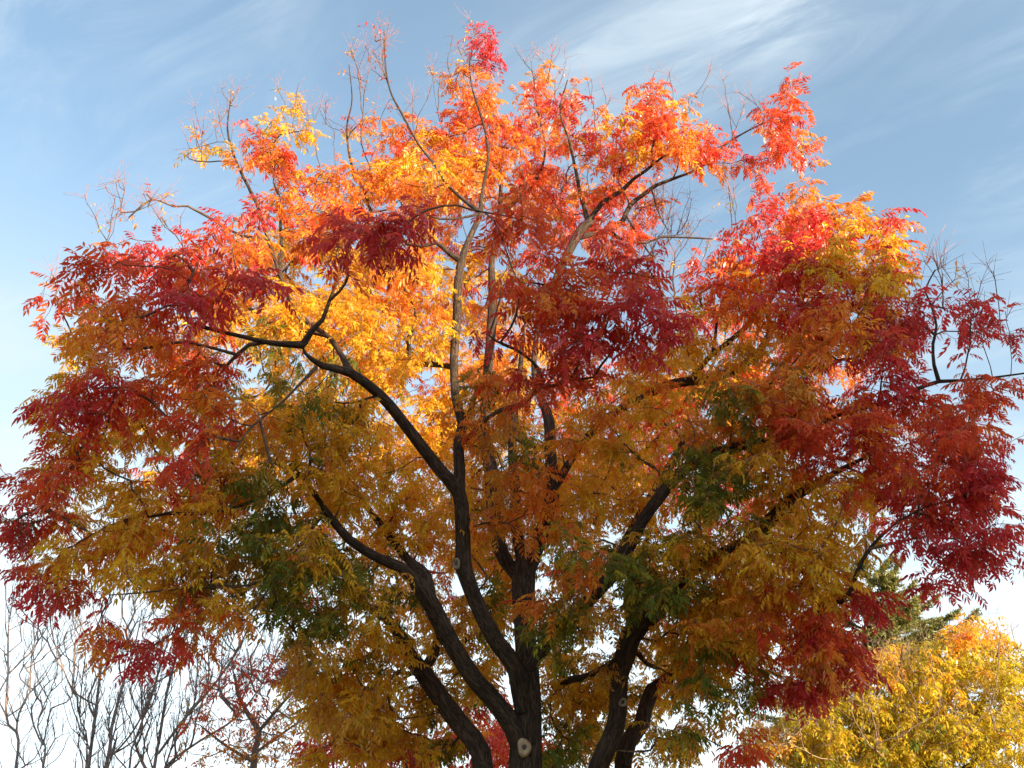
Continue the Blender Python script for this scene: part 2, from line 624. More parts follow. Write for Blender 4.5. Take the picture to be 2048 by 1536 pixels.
class Tree:
    def __init__(self, templates=TEMPLATES, tip_r=0.0032, leaf_size=1.0, hue_scale=1.0):
        self.pos, self.par, self.dirs, self.rad, self.depth = [], [], [], [], []
        self.chains = []               # (list of node ids) of grown branches
        self.limbs = []                # (P, R)
        self.leaves = Leaves(templates, hue_scale)
        self.spikes = Tubes()
        self.tip_r = tip_r
        self.ls = leaf_size
        self.have_spikes = False

    def limb(self, rows, spacing=0.10, px=True, taper=None):
        """rows: (px, py, Y, width in px) of the photograph -> one traced limb."""
        if px:
            rows = [(*at(a, b, Y), 0.44 * w * metres(a, b, Y)) for a, b, Y, w in rows]
        Q = catmull(rows, spacing)
        P, R = Q[:, :3], np.maximum(Q[:, 3], 0.004)
        k = max(2, len(R) // 5)
        if R[-1] > 0.008 and self.limbs:
            R[-k:] = np.minimum(R[-k:], np.linspace(R[-k], 0.007, k))
        n0 = len(self.pos)
        T = np.gradient(P, axis=0)
        for i in range(len(P)):
            self.pos.append(P[i])
            self.par.append(n0 + i - 1 if i else -1)
            self.dirs.append(unit(T[i]))
            self.rad.append(R[i])
            self.depth.append(0)
        self.limbs.append((P, R))

    def grow(self, targets, spacing=0.10, up=0.25, wig=0.10, vert=0.0):
        """Connect every target point to the nearest suitable node by a curved branch."""
        targets = np.asarray(targets)
        if not len(targets):
            return []
        cap = len(self.pos) + 200 * len(targets) + 1000
        A = np.zeros((cap, 3))
        Dd = np.zeros((cap, 3))
        Rr = np.full(cap, 1e9)
        n = len(self.pos)
        A[:n] = np.array(self.pos)
        Dd[:n] = np.array(self.dirs)
        Rr[:n] = np.array(self.rad)
        near = np.array([np.min(np.sum((A[:n] - t) ** 2, axis=1)) for t in targets])
        ends = [None] * len(targets)
        for ti in np.argsort(near):
            t = targets[ti]
            d = t[None, :] - A[:n]
            L = np.linalg.norm(d, axis=1) + 1e-6
            cosang = np.sum(d * Dd[:n], axis=1) / L
            cost = L * (1.0 + 0.9 * np.clip(0.35 - cosang, 0, 2)) + 0.25 * np.clip(-d[:, 2], 0, 5) * 0.5
            if vert:
                cost = np.sqrt((d[:, 0] ** 2 + d[:, 1] ** 2) * vert ** 2 + d[:, 2] ** 2) + 6.0 * np.clip(0.22 - d[:, 2], 0, 5)
            j = int(np.argmin(cost))
            p0, L0 = A[j].copy(), L[j]
            k = max(2, int(L0 / spacing))
            side = rng.normal(0, wig, 3) * L0
            c1 = p0 + (Dd[j] * 0.5 + unit(d[j]) * 0.5) * L0 * 0.38 + side
            if vert:
                c1 = p0 + (Dd[j] * 0.15 + unit(d[j]) * 0.85) * L0 * 0.38 + side
            c2 = t - np.array([0, 0, up]) * L0 * 0.35 - unit(d[j]) * L0 * 0.18 + side * 0.5
            s = np.linspace(0, 1, k + 1)[1:, None]
            B = (1 - s) ** 3 * p0 + 3 * (1 - s) ** 2 * s * c1 + 3 * (1 - s) * s * s * c2 + s ** 3 * t
            B[:-1] += rng.normal(0, 0.006, (k - 1 + 1, 3))[:-1] if k > 1 else 0
            ids = [j]
            prev = p0
            for i in range(k):
                self.pos.append(B[i])
                self.par.append(ids[-1])
                self.dirs.append(unit(B[i] - prev))
                self.rad.append(0.0)
                self.depth.append(1)
                A[n] = B[i]
                Dd[n] = self.dirs[-1]
                ids.append(n)
                prev = B[i]
                n += 1
            self.chains.append(ids)
            ends[ti] = ids
        return ends

    def radii(self, power=0.47):
        n = len(self.pos)
        cnt = np.zeros(n)
        for ids in self.chains:
            cnt[ids[-1]] += 1
        for i in range(n - 1, -1, -1):          # parents always come first
            if self.depth[i] and self.par[i] >= 0 and self.depth[self.par[i]]:
                cnt[self.par[i]] += cnt[i]
        for i in range(n):
            if self.depth[i]:
                self.rad[i] = self.tip_r * max(1.0, cnt[i]) ** power

    def twig_tubes(self):
        tb = Tubes()
        for ids in self.chains:
            P = np.array([self.pos[i] for i in ids])
            R = np.array([self.rad[i] for i in ids])
            R[0] = min(R[1] * 1.25, self.rad[ids[0]]) if len(R) > 1 else R[0]
            m = R.max()
            tb.add(P, R, 8 if m > 0.02 else (5 if m > 0.008 else 4))
        return tb

    def dress(self, ids, hues, nleaf, size=1.0, spread=0.34, sparse=False, mix=0.07):
        """Leaves round the outer end of a branch, on it and on a few short side shoots."""
        P = np.array([self.pos[i] for i in ids])
        ax = unit(P[-1] - P[max(0, len(P) - 4)])
        hue = hues[int(len(hues) * hue_field(P[-1])) % len(hues)]
        a0 = rng.uniform(0, 6.28)
        ref = np.array([1.0, 0, 0]) if abs(ax[0]) < 0.8 else np.array([0, 1.0, 0])
        e1 = unit(np.cross(ax, ref))
        e2 = np.cross(ax, e1)
        # side shoots
        shoots = [(P[-1], ax, 0.0)]
        for _ in range(int(rng.integers(2, 4))):
            b = P[max(1, len(P) - 1 - int(rng.integers(0, 4)))]
            a = rng.uniform(0, 6.28)
            d = unit(ax * 0.7 + (e1 * math.cos(a) + e2 * math.sin(a)) * 0.8 + np.array([0, 0, 0.35]))
            shoots.append((b, d, rng.uniform(0.10, spread)))
        for b, d, l in shoots[1:]:
            c = b + d * l * 0.5 + rng.normal(0, 0.01, 3)
            self.spikes.add([b, c, b + d * l], [self.tip_r * 0.9, self.tip_r * 0.75, self.tip_r * 0.6], 3)
            self.have_spikes = True
        for i in range(nleaf):
            b, d, l = shoots[i % len(shoots)]
            f = rng.uniform(0.25, 1.0)
            p = b + d * l * f if l else P[-1] - ax * rng.uniform(0, 0.18)
            a = a0 + 2.4 * i + rng.normal(0, 0.3)
            out = e1 * math.cos(a) + e2 * math.sin(a)
            ld = out * rng.uniform(0.7, 1.0) + d * rng.uniform(0.1, 0.6)
            ld[2] = ld[2] * 0.6 + rng.uniform(-0.55, 0.25)
            ld = unit(ld)
            ld[2] = min(ld[2], 0.22)
            h = hue if rng.random() > mix else NEAR[hue][int(rng.integers(0, 3))]
            self.leaves.add(p, unit(ld), h, self.ls * size * rng.uniform(0.62, 1.22), sparse)

    def bare_tip(self, ids, n=5, length=0.2, r=0.0021):
        """Leafless stalks left standing in a star at a shoot's tip."""
        P = np.array([self.pos[i] for i in ids])
        ax = unit(P[-1] - P[max(0, len(P) - 3)])
        for i in range(n):
            d = unit(ax * rng.uniform(0.1, 0.9) + rng.normal(0, 0.6, 3) + np.array([0, 0, 0.2]))
            l = length * rng.uniform(0.5, 1.2)
            p = P[-1] - ax * rng.uniform(0, 0.06)
            self.spikes.add([p, p + d * l * 0.5 + np.array([0, 0, 0.01]), p + d * l + np.array([0, 0, -0.02 * l])], [r, r * 0.85, r * 0.6], 3)
            self.have_spikes = True


def in_blob(px, py, Y, rx, ry, rY, n):
    out = []
    while len(out) < n:
        q = rng.uniform(-1, 1, 3)
        if np.dot(q, q) <= 1 and rng.random() < 0.35 + 0.65 * np.linalg.norm(q):
            out.append(at(px + q[0] * rx, py + q[1] * ry, Y + q[2] * rY))
    return out


def blob_count(px, py, Y, rx, ry, dens, cluster=0.45):
    c = cluster / metres(px, py, Y)
    return max(2, int(round(dens * math.pi * rx * ry / (c * c))))


# ------------------------------------------------------------------ setting
def grid_sheet(name, x0, x1, y0, y1, z, mat, n=2):
    xs, ys = np.linspace(x0, x1, n), np.linspace(y0, y1, n)
    V = [(x, y, z) for y in ys for x in xs]
    F = [(j * n + i, j * n + i + 1, (j + 1) * n + i + 1, (j + 1) * n + i) for j in range(n - 1) for i in range(n - 1)]
    me = bpy.data.meshes.new(name)
    me.from_pydata(V, [], F)
    me.materials.append(mat)
    o = bpy.data.objects.new(name, me)
    scene.collection.objects.link(o)
    return tag(o, kind="structure")


GRASS = plain_mat("lawn under fallen leaves", (0.12, 0.10, 0.035), (0.38, 0.22, 0.06), 0.9, bump=0.3)
grid_sheet("ground", -1500, 1500, -1500, 1500, 0.0, GRASS)
PAVE = plain_mat("pale paving", (0.30, 0.28, 0.25), (0.42, 0.40, 0.36), 2.0)
grid_sheet("path", -30, 30, -4.5, 2.5, 0.004, PAVE)


def boxes_mesh(name, boxes, mat, parent):
    V, F = [], []
    for (x0, x1, y0, y1, z0, z1) in boxes:
        b = len(V)
        V += [(x0, y0, z0), (x1, y0, z0), (x1, y1, z0), (x0, y1, z0), (x0, y0, z1), (x1, y0, z1), (x1, y1, z1), (x0, y1, z1)]
        F += [tuple(b + i for i in f) for f in ((0, 3, 2, 1), (4, 5, 6, 7), (0, 1, 5, 4), (1, 2, 6, 5), (2, 3, 7, 6), (3, 0, 4, 7))]
    me = bpy.data.meshes.new(name)
    me.from_pydata(V, [], F)
    me.materials.append(mat)
    o = bpy.data.objects.new(name, me)
    scene.collection.objects.link(o)
    o.parent = parent
    return o


def shade_block():
    """An invented block of flats, unseen behind the camera, added to shade the lower crown."""
    dist = 20.0
    h = SHADE_H + dist * math.tan(SUN_EL)          # so its shadow edge is SHADE_H up at the tree
    c = np.array([0.0, 9.0]) + dist * np.array([math.sin(SUN_AZ), math.cos(SUN_AZ)])
    b = empty("added_shade_block", (c[0], c[1], 0))  # unseen block, made up to keep direct sun off the lower crown
    b.rotation_euler = (0, 0, -SUN_AZ + math.pi)   # long front square to the sun
    tag(b, "added cream apartment block, unseen behind the camera, that shades the lower crown", "shade_block")
    wall = plain_mat("cream render", (0.50, 0.45, 0.36), (0.58, 0.53, 0.44), 1.2)
    glass, N, L = new_mat("window glass")
    bs = N.new('ShaderNodeBsdfPrincipled')
    bs.inputs['Base Color'].default_value = (0.03, 0.04, 0.05, 1)
    bs.inputs['Roughness'].default_value = 0.08
    out = N.new('ShaderNodeOutputMaterial')
    L.new(bs.outputs[0], out.inputs[0])
    trim = plain_mat("white trim", (0.7, 0.69, 0.66), (0.76, 0.75, 0.72), 3.0)
    boxes_mesh("wall", [(-32, 9.5, -12, 0, 0, h - 0.35)], wall, b)
    boxes_mesh("roof", [(-32.4, 9.9, -12.4, 0.4, h - 0.35, h)], trim, b)
    for k in range(3):
        for i in range(-7, 3):
            x, z = i * 4.1, 1.0 + k * (h - 0.6) / 3
            w = boxes_mesh("window", [(x - 0.9, x + 0.9, 0.0, 0.06, z, z + 1.5)], trim, b)
            boxes_mesh("pane", [(x - 0.8, x + 0.8, 0.06, 0.075, z + 0.1, z + 1.4)], glass, w)


SHADE_H = 5.7
shade_block()

# ------------------------------------------------------------------ the big autumn tree
T = Tree(leaf_size=0.66)
g0 = at(1050, 1480, 9.0)
groundx = g0[0]
# (px, py, Y, width px); the first is the bole down to the ground
TRUNK = [(*[groundx + 0.02, 9.0, -0.15], 0.31), (groundx + 0.03, 9.0, 0.35, 0.225), (groundx + 0.02, 9.0, 1.2, 0.20),
         (groundx, 9.0, 2.0, 0.185)]
top = [(1050, 1536, 9.0, 66), (1053, 1470, 9.0, 62), (1056, 1400, 9.0, 52), (1055, 1330, 9.0, 47), (1048, 1250, 9.02, 44),
       (1047, 1180, 9.05, 48), (1050, 1130, 9.08, 44), (1052, 1095, 9.1, 22)]
TRUNK += [(*at(a, b, Y), 0.5 * w * metres(a, b, Y)) for a, b, Y, w in top]
T.limb(TRUNK, px=False)
B0 = tuple(at(1075, 1700, 9.05))
LIMBS = [
    # left leaning limbs of the bole
    [(1046, 1505, 8.98, 52), (1027, 1454, 8.9, 48), (981, 1394, 8.8, 43), (947, 1356, 8.7, 41), (905, 1290, 8.55, 40), (866, 1216, 8.35, 40),
     (838, 1172, 8.2, 36), (800, 1135, 8.05, 26), (755, 1115, 7.9, 22), (700, 1080, 7.75, 20), (650, 1020, 7.6, 18), (612, 962, 7.5, 16), (592, 938, 7.4, 12)],
    [(862, 1195, 8.3, 26), (852, 1150, 8.35, 26), (815, 1118, 8.5, 20), (770, 1060, 8.7, 17), (735, 1015, 8.8, 14), (690, 960, 8.9, 10)],
    [(1050, 1420, 8.95, 52), (1041, 1384, 8.9, 46), (1030, 1335, 8.8, 42), (995, 1286, 8.7, 38), (964, 1230, 8.6, 36), (943, 1181, 8.5, 35), (929, 1140, 8.42, 37),
     (926, 1087, 8.35, 33), (924, 1035, 8.28, 33), (918, 985, 8.2, 32), (880, 940, 8.1, 29), (845, 895, 8.0, 28), (810, 850, 7.85, 27), (760, 790, 7.6, 25), (700, 745, 7.35, 21),
     (645, 732, 7.15, 20), (610, 706, 7.0, 19), (603, 688, 6.95, 17)],
    [(606, 690, 6.95, 15), (560, 688, 6.9, 12), (530, 684, 6.85, 11), (480, 672, 6.55, 10), (430, 660, 6.4, 9), (378, 645, 6.2, 9), (372, 625, 6.15, 7), (366, 600, 6.1, 5)],
    [(604, 692, 6.95, 14), (625, 660, 6.9, 12), (645, 640, 6.9, 10), (660, 600, 6.85, 9), (678, 548, 6.8, 8), (688, 510, 6.8, 6)],
    [(700, 745, 7.35, 14), (680, 705, 7.6, 13), (655, 672, 7.9, 12), (610, 640, 8.2, 11), (575, 590, 8.5, 10), (560, 540, 8.7, 9), (563, 500, 8.8, 8), (561, 447, 8.9, 7), (558, 390, 9.0, 7), (547, 365, 9.0, 5), (550, 330, 9.0, 4)],
    [(566, 570, 8.55, 8), (540, 490, 8.6, 8), (515, 412, 8.65, 8), (500, 380, 8.7, 7), (483, 347, 8.75, 6), (464, 300, 8.8, 5), (455, 255, 8.85, 4), (461, 200, 8.9, 3)],
    [(632, 735, 7.1, 8), (600, 768, 6.95, 6), (560, 808, 6.8, 5), (505, 852, 6.65, 5), (470, 900, 6.5, 4)],
    [(520, 842, 6.7, 5), (530, 880, 6.7, 6), (540, 922, 6.7, 6), (548, 935, 6.7, 4)],
    # upright
    [(918, 990, 8.2, 30), (919, 940, 8.22, 27), (917, 880, 8.3, 25), (926, 850, 8.32, 26), (911, 795, 8.4, 20), (908, 720, 8.5, 19), (914, 640, 8.6, 20), (916, 560, 8.7, 19),
     (924, 518, 8.75, 18), (942, 470, 8.85, 14), (961, 428, 8.95, 12), (962, 400, 9.0, 9), (975, 330, 9.1, 7), (974, 280, 9.2, 6), (960, 225, 9.3, 5), (944, 175, 9.4, 4), (938, 120, 9.5, 3)],
    [(920, 520, 8.75, 13), (900, 508, 8.7, 10), (872, 485, 8.65, 10), (845, 492, 8.6, 9), (815, 488, 8.55, 9), (798, 470, 8.5, 7), (780, 440, 8.4, 5)],
    [(961, 425, 8.95, 9), (930, 402, 8.9, 8), (895, 370, 8.9, 7), (870, 330, 8.9, 6), (838, 290, 8.95, 5), (805, 230, 9.0, 5), (780, 180, 9.05, 4), (770, 120, 9.1, 3), (768, 60, 9.15, 2)],
    [(960, 428, 8.95, 6), (920, 436, 8.8, 5), (880, 438, 8.65, 5), (850, 428, 8.5, 4)],
    [(908, 735, 8.5, 10), (880, 730, 8.7, 12), (845, 728, 9.0, 12), (820, 720, 9.2, 13), (817, 680, 9.3, 11), (830, 630, 9.4, 8), (800, 560, 9.6, 6), (760, 480, 9.8, 6), (726, 376, 10.0, 6), (708, 345, 10.0, 6), (697, 300, 10.05, 5), (694, 250, 10.1, 4), (704, 200, 10.15, 3), (698, 130, 10.2, 2)],
    # centre
    [(1048, 1165, 9.05, 34), (1012, 1122, 9.1, 33), (990, 1060, 9.2, 32), (985, 990, 9.3, 32), (980, 930, 9.4, 30), (968, 870, 9.5, 26), (972, 780, 9.7, 23), (980, 690, 9.8, 22), (986, 600, 9.9, 21), (983, 530, 10.0, 14), (992, 470, 10.1, 12), (1000, 410, 10.15, 10), (1001, 350, 10.2, 8), (992, 290, 10.3, 6), (990, 230, 10.4, 4)],
    [(997, 430, 10.1, 8), (1030, 405, 10.2, 9), (1060, 378, 10.3, 8), (1082, 340, 10.4, 6), (1090, 290, 10.5, 5), (1075, 220, 10.5, 4), (1068, 160, 10.5, 3)],
    [(1047, 1140, 9.08, 26), (1033, 1060, 9.15, 26), (1031, 980, 9.25, 25), (1024, 900, 9.4, 20), (1030, 820, 9.6, 16), (1040, 740, 9.8, 12), (1050, 640, 10.0, 9)],
    [(1054, 1155, 9.05, 34), (1076, 1090, 9.0, 33), (1098, 1015, 8.95, 33), (1106, 975, 8.92, 31), (1101, 910, 8.9, 26), (1098, 840, 8.9, 24), (1080, 790, 8.95, 17), (1068, 745, 9.0, 13), (1072, 680, 9.1, 13),
     (1090, 610, 9.2, 14), (1125, 530, 9.3, 18), (1158, 465, 9.4, 20), (1178, 445, 9.42, 18), (1190, 425, 9.42, 12), (1205, 405, 9.4, 12), (1222, 395, 9.4, 13), (1245, 380, 9.4, 13), (1268, 357, 9.35, 11), (1292, 341, 9.3, 9), (1320, 318, 9.2, 7), (1360, 290, 9.1, 5)],
    [(1178, 450, 9.42, 12), (1171, 424, 9.5, 10), (1160, 385, 9.6, 9), (1154, 353, 9.65, 8), (1148, 325, 9.7, 7), (1138, 280, 9.75, 5), (1120, 220, 9.8, 4), (1135, 160, 9.8, 3)],
    [(1150, 475, 9.4, 14), (1182, 469, 9.5, 12), (1214, 461, 9.7, 12), (1234, 452, 9.8, 12), (1248, 437, 9.9, 12), (1255, 420, 10.0, 11), (1268, 403, 10.05, 11), (1290, 387, 10.1, 10), (1312, 371, 10.1, 9), (1345, 358, 10.1, 7), (1400, 335, 10.0, 6), (1450, 290, 9.9, 5), (1495, 262, 9.8, 4), (1540, 240, 9.7, 3)],
    [(1214, 461, 9.7, 8), (1235, 474, 9.75, 7), (1255, 482, 9.8, 5), (1292, 486, 9.85, 5), (1320, 475, 9.9, 5), (1370, 475, 9.95, 4), (1425, 478, 10.0, 4)],
    [(1104, 985, 8.92, 24), (1130, 940, 8.88, 18), (1165, 885, 8.85, 17), (1220, 832, 8.82, 19), (1290, 790, 8.78, 22), (1348, 767, 8.75, 23), (1420, 757, 8.7, 23), (1480, 735, 8.65, 20), (1518, 703, 8.6, 17), (1540, 665, 8.6, 15), (1534, 620, 8.55, 13), (1524, 600, 8.5, 9), (1522, 560, 8.5, 6)],
    [(1380, 760, 8.72, 12), (1420, 713, 8.6, 12), (1455, 686, 8.5, 12), (1491, 654, 8.45, 11), (1527, 620, 8.4, 9), (1560, 570, 8.3, 6), (1580, 500, 8.3, 5)],
    [(1425, 708, 8.6, 8), (1431, 670, 8.6, 7), (1436, 630, 8.6, 6), (1450, 595, 8.6, 5), (1470, 540, 8.6, 4)],
    [(1510, 800, 8.6, 14), (1545, 758, 8.4, 13), (1570, 722, 8.2, 12), (1586, 703, 8.1, 11), (1618, 692, 8.0, 11), (1662, 663, 7.9, 8), (1710, 610, 7.8, 6), (1730, 540, 7.7, 4)],
    # right hand limb
    [(1056, 1345, 8.95, 30), (1085, 1300, 8.8, 30), (1121, 1258, 8.7, 30), (1149, 1230, 8.62, 29), (1177, 1202, 8.55, 29), (1212, 1164, 8.45, 30), (1240, 1122, 8.35, 31), (1264, 1080, 8.25, 29), (1284, 1042, 8.2, 26), (1327, 985, 8.1, 27), (1362, 943, 8.0, 26),
     (1390, 922, 7.95, 24), (1430, 905, 7.9, 24), (1490, 890, 7.8, 23), (1541, 882, 7.7, 20), (1600, 862, 7.6, 15), (1650, 842, 7.5, 13), (1700, 822, 7.4, 11), (1760, 808, 7.3, 10), (1806, 790, 7.25, 9), (1849, 772, 7.2, 9), (1878, 763, 7.2, 9), (1921, 761, 7.1, 7), (1985, 755, 7.0, 5), (2060, 745, 6.9, 4)],
    [(1878, 764, 7.2, 8), (1868, 730, 7.2, 7), (1866, 688, 7.25, 7), (1873, 652, 7.25, 6), (1862, 610, 7.3, 5), (1850, 582, 7.3, 4), (1870, 540, 7.3, 3)],
    [(1520, 830, 8.0, 15), (1500, 805, 8.3, 15), (1512, 798, 8.6, 14)],
    [(1230, 1130, 8.6, 24), (1270, 1050, 9.2, 23), (1333, 943, 9.8, 20), (1350, 914, 9.9, 19), (1362, 890, 10.0, 17), (1371, 872, 10.0, 15), (1375, 845, 10.05, 13), (1385, 800, 10.1, 11), (1420, 740, 10.2, 8), (1450, 680, 10.3, 5)],
    [(1364, 880, 10.0, 12), (1359, 865, 10.0, 10), (1346, 853, 10.0, 9), (1329, 848, 10.0, 9), (1318, 851, 10.0, 8), (1290, 835, 10.0, 5)],
    [(1371, 873, 10.0, 11), (1382, 873, 9.95, 9), (1393, 872, 9.92, 9), (1398, 884, 9.9, 6)],
    # lower right limbs, out of the same bole
    [(*B0, 0.0), (1160, 1620, 9.0, 42), (1195, 1536, 8.95, 40), (1208, 1506, 8.9, 40), (1233, 1447, 8.85, 38), (1240, 1349, 8.75, 36), (1250, 1314, 8.7, 40), (1259, 1276, 8.65, 42), (1278, 1247, 8.6, 42), (1305, 1228, 8.55, 34), (1340, 1190, 8.45, 28),
     (1370, 1150, 8.3, 24), (1410, 1125, 8.2, 24), (1487, 1087, 8.0, 26), (1522, 1063, 7.9, 29), (1543, 1038, 7.85, 28), (1573, 1006, 7.75, 22), (1625, 972, 7.6, 18), (1690, 935, 7.45, 13), (1760, 900, 7.3, 9)],
    [(1270, 1255, 8.62, 22), (1255, 1200, 8.8, 20), (1262, 1150, 9.0, 16), (1290, 1090, 9.2, 12), (1310, 1030, 9.4, 8)],
    [(1240, 1322, 8.72, 18), (1222, 1331, 8.8, 18), (1177, 1352, 9.1, 17), (1135, 1362, 9.5, 15), (1110, 1385, 9.8, 11)],
    [(1255, 1300, 8.7, 12), (1275, 1306, 8.8, 11), (1295, 1328, 9.0, 11), (1323, 1338, 9.2, 10)],
    [(*B0, 0.0), (1230, 1620, 9.3, 36), (1247, 1523, 9.35, 34), (1256, 1485, 9.4, 34), (1284, 1445, 9.45, 32), (1290, 1415, 9.5, 30), (1304, 1382, 9.5, 31), (1332, 1362, 9.5, 28), (1358, 1328, 9.5, 26), (1380, 1297, 9.5, 23), (1402, 1264, 9.5, 20), (1440, 1252, 9.5, 15), (1500, 1240, 9.4, 11), (1580, 1215, 9.2, 8)],
    [(1500, 1083, 8.0, 14), (1560, 1100, 7.9, 10), (1620, 1160, 7.7, 9), (1655, 1200, 7.5, 9), (1682, 1205, 7.4, 10), (1702, 1180, 7.3, 10), (1714, 1144, 7.2, 10), (1742, 1094, 7.1, 8), (1798, 1042, 7.0, 6), (1861, 1010, 6.9, 5)],
    [(1738, 1098, 7.1, 6), (1798, 1084, 7.0, 6), (1854, 1073, 6.9, 5), (1910, 1078, 6.8, 4)],
    # lower left limb
    [(*B0, 0.0), (1000, 1620, 9.05, 44), (966, 1536, 9.1, 41), (962, 1506, 9.15, 40), (946, 1478, 9.2, 39), (922, 1450, 9.25, 38), (887, 1405, 9.35, 37), (863, 1370, 9.4, 36), (838, 1335, 9.5, 34), (817, 1310, 9.55, 33), (797, 1268, 9.6, 26), (775, 1240, 9.65, 20), (735, 1213, 9.7, 16), (690, 1190, 9.7, 13), (640, 1170, 9.6, 9)],
    [(842, 1340, 9.5, 20), (868, 1310, 9.7, 20), (872, 1270, 9.9, 16), (860, 1220, 10.1, 11)],
    [(600, 948, 7.45, 9), (540, 985, 7.3, 8), (470, 1015, 7.2, 8), (394, 1028, 7.1, 8), (340, 1026, 7.05, 7), (303, 1033, 7.0, 6), (258, 1037, 6.95, 5), (215, 1052, 6.9, 4), (150, 1090, 6.8, 3)],
    [(650, 1022, 7.6, 9), (600, 1090, 7.4, 7), (560, 1140, 7.3, 6), (544, 1167, 7.2, 6), (516, 1209, 7.1, 5), (471, 1268, 7.0, 3)],
    [(562, 1137, 7.3, 6), (500, 1170, 7.2, 6), (420, 1175, 7.1, 7), (350, 1178, 7.0, 6), (290, 1185, 6.9, 4), (220, 1190, 6.9, 3)],
    [(540, 478, 8.6, 6), (480, 470, 8.4, 6), (422, 437, 8.2, 6), (400, 425, 8.15, 6), (375, 412, 8.1, 5), (346, 413, 8.0, 4), (318, 401, 7.9, 3)],
    [(655, 672, 7.9, 8), (600, 660, 8.1, 8), (540, 645, 8.3, 10), (508, 625, 8.4, 10), (480, 597, 8.5, 8), (430, 560, 8.6, 5), (350, 520, 8.6, 4)],
]
for rows in LIMBS:
    if len(rows[0]) == 4 and rows[0][3] == 0.0:         # starts at the bole, below the frame
        rest = [(*at(a, b, Y), 0.5 * w * metres(a, b, Y)) for a, b, Y, w in rows[1:]]
        T.limb([(*rows[0][:3], rest[0][3] * 1.15)] + rest, px=False)
    else:
        T.limb(rows)

